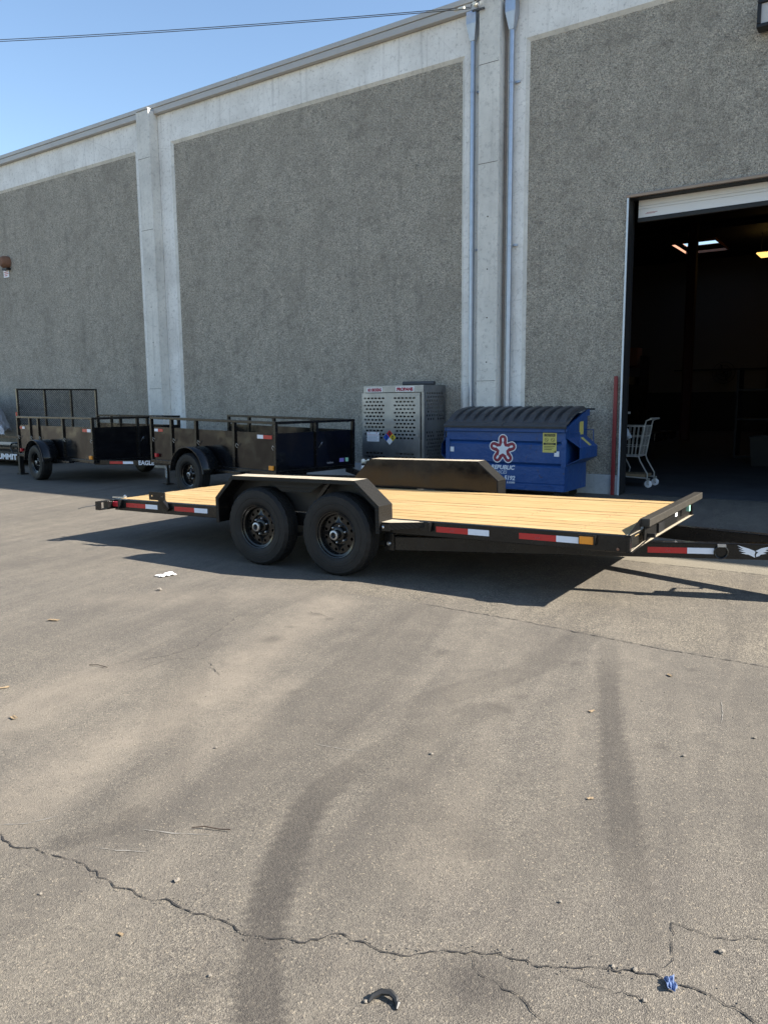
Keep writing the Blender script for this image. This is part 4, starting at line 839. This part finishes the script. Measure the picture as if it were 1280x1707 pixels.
# two ribbed plastic lids with a domed profile
for li, (la, lb) in enumerate(((-hx-.03, -.004), (.004, hx+.03))):
    b = MB(); NXl = 96; pr_ = [(-hy-.055, 1.035), (-hy-.06, 1.062), (-hy-.035, 1.085), (-hy+.05, 1.115), (-hy+.09, 1.135), (-hy+.2, 1.19), (-hy+.34, 1.24), (-hy+.5, 1.272), (-hy+.66, 1.29), (hy-.08, 1.298), (hy+.03, 1.30)]
    vs = []
    for i in range(NXl+1):
        u = i/NXl; x = la+(lb-la)*u; ph = (u*6.0+.18) % 1.0; rb = max(0, min(1, min(ph-.2, .86-ph)/.06))
        for j, (y, z) in enumerate(pr_):
            k = rb if 3 < j < 10 else 0; skew = .0
            vs.append((x+skew, y, z+.046*k*min(1, (j-3)/2.0)))
    m = len(pr_); b.add(vs, [(i*m+j, (i+1)*m+j, (i+1)*m+j+1, i*m+j+1) for i in range(NXl) for j in range(m-1)])
    b.build('lid', 'black_plastic', dp, solid=.006)
MB().tube([(-hx-.03, hy+.03, 1.30), (hx+.1, hy+.03, 1.30)], .012, 8).build('hinge_rod', 'black_matte', dp)
yb_ = -hy-.0035
for x0, z0, wd in ((-.90, .66, .062), (.80, .635, .075)): MB().box(x0, x0+wd, yb_-.003, yb_, z0, z0+.075).build('reflective_patch', 'white_vinyl', dp)
cl = MB().box(.622, .832, yb_-.003, yb_, .69, .972).build('caution_label', 'caution_yellow', dp)
MB().box(.645, .81, yb_-.0038, yb_-.0031, .92, .955).box(.635, .82, yb_-.0038, yb_-.0031, .80, .83).build('label_band', 'letter_black', cl)
text('lettering', 'CAUTION', .03, 'caution_yellow', cl, (.727, yb_-.004, .927), align='CENTER'); text('lettering', 'WARNING', .026, 'caution_yellow', cl, (.727, yb_-.004, .805), align='CENTER')
b = MB()
for px in (.68, .775): b.tube([(px+.026*math.cos(k*math.pi/8), yb_-.0036, .873+.026*math.sin(k*math.pi/8)) for k in range(17)], .0025, 5, False); b.bar((px-.018, yb_-.0036, .89), (px+.018, yb_-.0036, .856), .003, .004)
for i in range(3): b.box(.645, .805-.02*i, yb_-.0038, yb_-.0031, .775-i*.022, .782-i*.022)
b.build('print_line', 'letter_black', cl)
def capsule(a, c, r, n=7):
    a, c = Vector(a), Vector(c); d = (c-a).normalized(); nn = Vector((-d.y, d.x)); out = []
    for i in range(n+1):
        th = math.pi*i/n; out.append(c+nn*r*math.cos(th)+d*r*math.sin(th))
    for i in range(n+1):
        th = math.pi*i/n; out.append(a-nn*r*math.cos(th)-d*r*math.sin(th))
    return [(v.x, v.y) for v in out]
SC = (-.006, .715); RS = .212
emb = None
for lay, (ra, rb_, rad, mat, yo) in enumerate(((0, .72, .36, 'white_vinyl', .003), (.12, .72, .29, 'maroon', .0042), (.6, .74, .075, 'white_vinyl', .0052))):
    b = MB()
    for k in range(5):
        a = math.pi/2+k*2*math.pi/5; d = Vector((math.cos(a), math.sin(a))); c0 = Vector(SC)
        pl = capsule(c0+d*ra*RS, c0+d*rb_*RS, rad*RS); b.add([(x, yb_-yo-.0001*k, z) for x, z in pl], [tuple(range(len(pl)))])
        if lay == 2:
            nn = Vector((-d.y, d.x)); q = [c0+d*.42*RS+nn*.26*RS, c0+d*.42*RS+nn*.2*RS, c0+d*.95*RS-nn*.1*RS*0-nn*.29*RS*0+nn*.2*RS, c0+d*.9*RS+nn*.25*RS]
    o = b.build('star_emblem', mat, dp if emb is None else emb); emb = emb or o
st = []
for k in range(10): a = math.pi/2+k*math.pi/5; r_ = RS*(.56 if k % 2 == 0 else .27); st.append((SC[0]+r_*math.cos(a), SC[1]+r_*math.sin(a)))
MB().add([(SC[0], yb_-.0062, SC[1])]+[(x, yb_-.0062, z) for x, z in st], [(0, i+1, (i+1) % 10+1) for i in range(10)]).build('star_emblem', 'white_vinyl', emb)
text('lettering', 'REPUBLIC', .088, 'letter_white', dp, (.18, yb_-.001, .42), align='RIGHT', shear=.25, bold=.003); text('lettering', 'SERVICES', .066, 'letter_white', dp, (.06, yb_-.001, .355), align='RIGHT', shear=.25)
text('lettering', '5192', .088, 'letter_white', dp, (.192, yb_-.001, .265), align='RIGHT', shear=.2, bold=.003); text('lettering', 's.com', .055, 'letter_white', dp, (.193, yb_-.001, .215), align='RIGHT', shear=.1, bold=.001)

# ------------------------------------------------------------------ shopping cart inside the door, and the bottle in it
ct = thing('shopping_cart', 'old grey wire shopping cart just inside the dock door', 'cart', (-3.95, 12.9, .012))
def rect(x0, x1, y0, y1, z): return [(x0, y0, z), (x1, y0, z), (x1, y1, z), (x0, y1, z), (x0, y0, z)]
b = MB(); r_ = .006
top, bot = (-.5, .34, -.27, .27, .99), (-.42, .27, -.22, .22, .50)
lerp = lambda f: tuple(bot[i]+(top[i]-bot[i])*f for i in range(5))
for f in (0, .33, .66, 1): b.tube(rect(*lerp(f)), r_*1.2 if f in (0, 1) else r_*.8, 6, False)
for sd in range(4):
    n = 12 if sd in (0, 2) else 8
    for i in range(n+1):
        u = i/n; P0 = []; 
        for L_ in (bot, top):
            x0, x1, y0, y1, z = L_; c4 = [(x0, y0), (x1, y0), (x1, y1), (x0, y1)]; a, c = c4[sd], c4[(sd+1) % 4]; P0.append((a[0]+(c[0]-a[0])*u, a[1]+(c[1]-a[1])*u, z))
        b.tube(P0, r_*.8, 5, False)
for i in range(9): y = -.22+.055*i; b.tube([(-.42, y, .5), (.27, y, .5)], r_*.6, 5, False)
b.build('basket', 'cart_wire', ct)
b = MB()
for s in (-1, 1):
    y = .2*s; b = MB(); b.tube([(.27, y, .5), (.30, y, .42), (.42, y, .22), (.42, y, .14)], .011, 6).tube([(-.1, y, .5), (.02, y, .28), (0, y, .18), (-.05, y, .17), (.42, y, .15)], .011, 6).tube([(.27, y, .5), (.35, y, 1.0), (.37, y, 1.08), (.45, y, 1.11)], .012, 6).build('frame', 'cart_wire', ct, smooth=True)
MB().tube([(.45, -.24, 1.11), (.45, .24, 1.11)], .017, 8).build('handle', 'cart_wire', ct); MB().box(-.02, .38, -.19, .19, .165, .21).build('lower_tray', 'leaf_tan', ct)
for x, y in ((.44, -.2), (.44, .2), (-.38, -.17), (-.38, .17)):
    cw = MB().lathe([(.02, -.014), (.05, -.016), (.06, -.01), (.06, .01), (.05, .016), (.02, .014)], 18, Matrix.Translation((x, y, .06))).build('caster', 'white_vinyl', ct, smooth=True)
    MB().box(x-.02, x+.015, y-.026, y-.019, .05, .15).box(x-.02, x+.015, y+.019, y+.026, .05, .15).box(x-.03, x+.02, y-.026, y+.026, .13, .155).build('fork', 'cart_wire', cw)
bt = MB().lathe([(0, 0), (.04, .0), (.042, .01), (.042, .17), (.02, .21), (.014, .23), (.014, .26), (0, .26)], 14, Matrix.Rotation(R(90), 4, 'X')).build('spray_bottle', 'bottle_blue', None, (-3.84, 12.72, .80), smooth=True)
bt.rotation_euler = (0, R(-28), 0); MB().box(-.02, .05, -.016, .016, .26, .31).box(-.055, -.02, -.012, .012, .29, .31).build('trigger', 'white_vinyl', bt); tag(bt, 'pale blue spray bottle leaning inside the wire shopping cart', 'bottle')
# ------------------------------------------------------------------ things in the dark hall
t = thing('ceiling_light', 'lit yellow ceiling light in the dark hall at the right edge', 'light', (-4.62, 31.4, 6.5))
MB().box(-.5, .5, -.16, .16, .03, .12).build('housing', 'interior_dark', t)
for i in range(3): MB().box(-.48+.33*i, -.18+.33*i, -.5, .5, -.01, .028).build('diffuser', 'lamp', t)
each(MB().tube([(-.4, 0, .12), (-.4, 0, .8)], .01, 6).tube([(.4, 0, .12), (.4, 0, .8)], .01, 6), 'hanger', 'interior_dark', t)
t = thing('wall_fan', 'dim round caged fan on the back wall of the dark hall', 'fan', (-6.9, YB-.3, 2.5))
b = MB()
for r_ in (.15, .3, .45): b.tube([(r_*math.cos(k*math.pi/12), 0, r_*math.sin(k*math.pi/12)) for k in range(25)], .012, 5, False)
b.build('guard', 'black_matte', t)
for k in range(4): MB().bar((0, .06, 0), (.38*math.cos(k*math.pi/2+.4), .06, .38*math.sin(k*math.pi/2+.4)), .03, .2, (0, 1, 0)).build('blade', 'interior_dark', t)
MB().box(-.05, .05, .08, .3, -.08, .08).build('motor', 'black_matte', t)
t = thing('enclosed_trailer', 'black trailer parked in the dark hall behind the shopping cart', 'trailer', (-5.95, 17.2, .012))
MB().box(-2.6, 1.3, 0, 1.8, .5, .68).build('frame', 'black_paint', t, bev=.01); MB().box(-2.6, .6, 0.02, 1.78, .68, 1.75).build('body', 'black_sheet', t)
text('lettering', 'EAGLE', .13, 'letter_white', t, (.35, -.002, .53), bold=.004); reflector(t, .2, .75, .42, .018, 1.1, 1.15); MB().box(.1, .3, .012, .018, 1.06, 1.11).build('marker_light', 'white_vinyl', t); MB().box(.12, .2, .012, .018, 1.3, 1.36).build('marker_light', 'amber', t)
for s, y in ((-1, -.05), (1, 1.85)): wheel(t, (-.9, y, .337), .337, .2, .19, s, tread=False)
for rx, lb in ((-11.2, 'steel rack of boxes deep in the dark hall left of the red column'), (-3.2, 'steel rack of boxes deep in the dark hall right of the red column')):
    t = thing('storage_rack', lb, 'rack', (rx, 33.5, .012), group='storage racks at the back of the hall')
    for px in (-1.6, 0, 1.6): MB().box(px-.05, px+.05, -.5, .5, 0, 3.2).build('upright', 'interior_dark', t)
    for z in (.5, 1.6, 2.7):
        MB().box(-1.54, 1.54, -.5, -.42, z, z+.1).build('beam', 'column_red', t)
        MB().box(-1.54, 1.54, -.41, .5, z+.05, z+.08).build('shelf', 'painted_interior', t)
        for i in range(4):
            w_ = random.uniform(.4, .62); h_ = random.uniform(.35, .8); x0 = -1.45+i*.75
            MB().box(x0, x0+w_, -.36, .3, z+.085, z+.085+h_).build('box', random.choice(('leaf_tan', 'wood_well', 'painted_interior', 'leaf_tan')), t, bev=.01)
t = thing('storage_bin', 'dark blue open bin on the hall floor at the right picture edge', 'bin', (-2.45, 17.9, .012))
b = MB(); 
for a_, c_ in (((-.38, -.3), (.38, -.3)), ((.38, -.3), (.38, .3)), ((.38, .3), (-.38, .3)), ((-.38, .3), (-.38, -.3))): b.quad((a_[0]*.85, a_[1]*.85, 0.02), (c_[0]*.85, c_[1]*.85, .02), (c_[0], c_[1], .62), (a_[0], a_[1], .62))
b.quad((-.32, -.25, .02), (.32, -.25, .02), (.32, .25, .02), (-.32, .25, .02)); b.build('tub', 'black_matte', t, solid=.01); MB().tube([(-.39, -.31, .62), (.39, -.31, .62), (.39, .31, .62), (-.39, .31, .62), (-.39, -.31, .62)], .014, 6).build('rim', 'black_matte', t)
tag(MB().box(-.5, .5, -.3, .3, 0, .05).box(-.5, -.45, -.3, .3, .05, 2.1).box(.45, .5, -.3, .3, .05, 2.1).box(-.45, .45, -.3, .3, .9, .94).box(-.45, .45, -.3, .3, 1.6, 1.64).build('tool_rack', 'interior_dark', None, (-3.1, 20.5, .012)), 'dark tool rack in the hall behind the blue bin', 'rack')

# ------------------------------------------------------------------ litter on the asphalt
def lump(name, loc, r, mat, label, cat, group=None, fl_=.6, n=2):
    bm = bmesh.new(); bmesh.ops.create_icosphere(bm, subdivisions=n, radius=r)
    for v in bm.verts: v.co *= random.uniform(.7, 1.25); v.co.z *= fl_
    me = bpy.data.meshes.new(name); bm.to_mesh(me); bm.free(); me.materials.append(MAT[mat]); o = bpy.data.objects.new(name, me); COL.objects.link(o); o.location = (loc[0], loc[1], -min(v.co.z for v in me.vertices)*.95); o.rotation_euler = (0, 0, random.random()*6)
    return tag(o, label, cat, group)
def crumple(name, loc, w_, h_, z_, mat, label, cat, seed, n=6):
    rr = random.Random(seed); b = MB(); vs = []
    for i in range(n+1):
        for j in range(n+1):
            e = 1+rr.uniform(-.18, .18); vs.append(((i/n-.5)*w_*e, (j/n-.5)*h_*e, rr.uniform(.1, 1)*z_))
    mz = min(v[2] for v in vs)-.004
    b.add([(x, y, z-mz) for x, y, z in vs], [(i*(n+1)+j, (i+1)*(n+1)+j, (i+1)*(n+1)+j+1, i*(n+1)+j+1) for i in range(n) for j in range(n)])
    o = b.build(name, mat, None, loc, solid=.0015); o.rotation_euler = (0, 0, rr.random()*3); return tag(o, label, cat)
crumple('paper_scrap', (-5.125, 4.22, 0), .15, .08, .02, 'paper', 'crumpled white paper scrap on the asphalt in front of the trailer wheels', 'litter', 3)
crumple('candy_wrapper', (-.40, 1.825, 0), .024, .042, .014, 'foil_blue', 'small blue foil wrapper on the cracked asphalt', 'litter', 5)
b = MB(); b.tube([(-.045, 0, .004), (-.035, .012, .010), (-.014, .018, .016), (.008, .014, .017), (.022, .0, .012), (.024, -.014, .005)], [.003, .007, .008, .008, .007, .004], 6).tube([(.016, .004, .008), (.026, -.010, .007), (.022, -.024, .004)], [.006, .007, .003], 6)
o = b.build('rubber_scrap', 'rubber_scrap', None, (-.955, 1.388, 0), smooth=True); o.rotation_euler = (0, 0, .6); tag(o, 'curled black rubber scrap on the asphalt at the bottom picture edge', 'litter')
for pts, lb in ((((-1.945, 1.655), (-1.91, 1.68), (-1.86, 1.70), (-1.82, 1.715)), 'dark twig lying on the asphalt left of the curved tyre mark'), (((-3.70, 2.48), (-3.65, 2.50), (-3.58, 2.51)), 'dark twig lying on the asphalt far to the left of the tyre marks')):
    c0 = pts[0]; o = MB().tube([(x-c0[0], y-c0[1], .006+.004*(i % 2)) for i, (x, y) in enumerate(pts)], .0022, 6).build('twig', 'twig', None, (c0[0], c0[1], 0)); tag(o, lb, 'twig')
PB = [(-1.76,1.43,.014,'pale pebble just above the left part of the long crack'),(-.32,2.02,.014,'brown pebble alone at the lower right near the side crack'),(-1.0,1.36,.009,'tiny dark pebble beside the curled rubber scrap'),(-.54,1.81,.009,'small pale pebble in the right part of the long crack'),(-.49,1.83,.012,'larger reddish pebble in the long crack near the blue wrapper'),(-1.38,1.21,.009,'dark pebble below the long crack at lower left'),(-4.76,3.84,.03,'white pebble below the crumpled paper scrap'),(-.68,3.14,.012,'pale pebble near the right-hand tyre mark'),(-.47,3.48,.012,'small pebble far right above the tyre mark'),(-1.55,2.59,.012,'pebble between the two dark tyre marks'),(-.44,1.74,.01,'dark pebble just below the blue wrapper'),(-.75,1.98,.009,'small dark pebble above the long crack on the right'),(-2.34,2.14,.011,'dark pebble in the middle of the left asphalt'),(-2.05,1.16,.009,'tiny pebble at the lower left picture edge')]
for x, y, r_, lb in PB: lump('pebble', (x, y), r_*.62, 'pebble', lb, 'pebble', 'loose pebbles on the asphalt')
LF = [(-4.69,2.9,.045,'tan dry leaf at the far left of the asphalt'),(-.97,4.06,.022,'dry leaf below the pavement joint at right'),(-1.15,3.38,.02,'dry leaf left of the right-hand tyre mark'),(-.88,2.6,.016,'dry leaf beside the lower part of the right-hand tyre mark'),(-3.36,1.84,.03,'dry leaf at the left picture edge, lower one'),(-3.77,2.03,.03,'dry leaf at the left picture edge, upper one'),(-1.7,1.18,.012,'orange dry leaf below the long crack at left')]
for i, (x, y, s_, lb) in enumerate(LF): 
    o = crumple('dry_leaf', (x, y, 0), s_*1.5, s_*.7, s_*.2, 'leaf_tan', lb, 'leaf', 20+i, 4); o['group'] = 'dry leaves on the asphalt'
# loose grit: one uncounted mass
b = MB(); 
for i in range(1500):
    x = -random.random()**.8*5.5+.6; y = 1.0+random.random()**1.3*3.6; r_ = random.uniform(.001, .0026)*(1+y*.22)
    a = random.random()*6; vs = [(x+r_*math.cos(a+k*2.1)*random.uniform(.6, 1.2), y+r_*math.sin(a+k*2.1)*random.uniform(.6, 1.2), 0.0005) for k in range(3)]+[(x, y, r_*.9)]
    b.add(vs, [(0, 1, 3), (1, 2, 3), (2, 0, 3)])
for (cx_, pl_) in ((60, CR[0]),):
    for i in range(260):
        k = random.randrange(len(pl_)-1); f = random.random(); x = pl_[k][0]*(1-f)+pl_[k+1][0]*f+random.gauss(0, .012); y = pl_[k][1]*(1-f)+pl_[k+1][1]*f+random.gauss(0, .012); r_ = random.uniform(.0015, .004)
        vs = [(x+r_*math.cos(k_*2.1), y+r_*math.sin(k_*2.1), .002) for k_ in range(3)]+[(x, y, .002+r_)]; b.add(vs, [(0, 1, 3), (1, 2, 3), (2, 0, 3)])
for i in range(700):     # grit and leaf bits gathered along the foot of the wall
    x = random.uniform(-19, -3.75); y = 11.58-abs(random.gauss(0, .12)); r_ = random.uniform(.004, .016); a = random.random()*6
    vs = [(x+r_*math.cos(a+k*2.1)*random.uniform(.6, 1.4), y+r_*math.sin(a+k*2.1)*random.uniform(.6, 1.2), .001) for k in range(3)]+[(x, y, r_*.7)]; b.add(vs, [(0, 1, 3), (1, 2, 3), (2, 0, 3)])
tag(b.build('grit', 'pebble', None), kind='stuff')
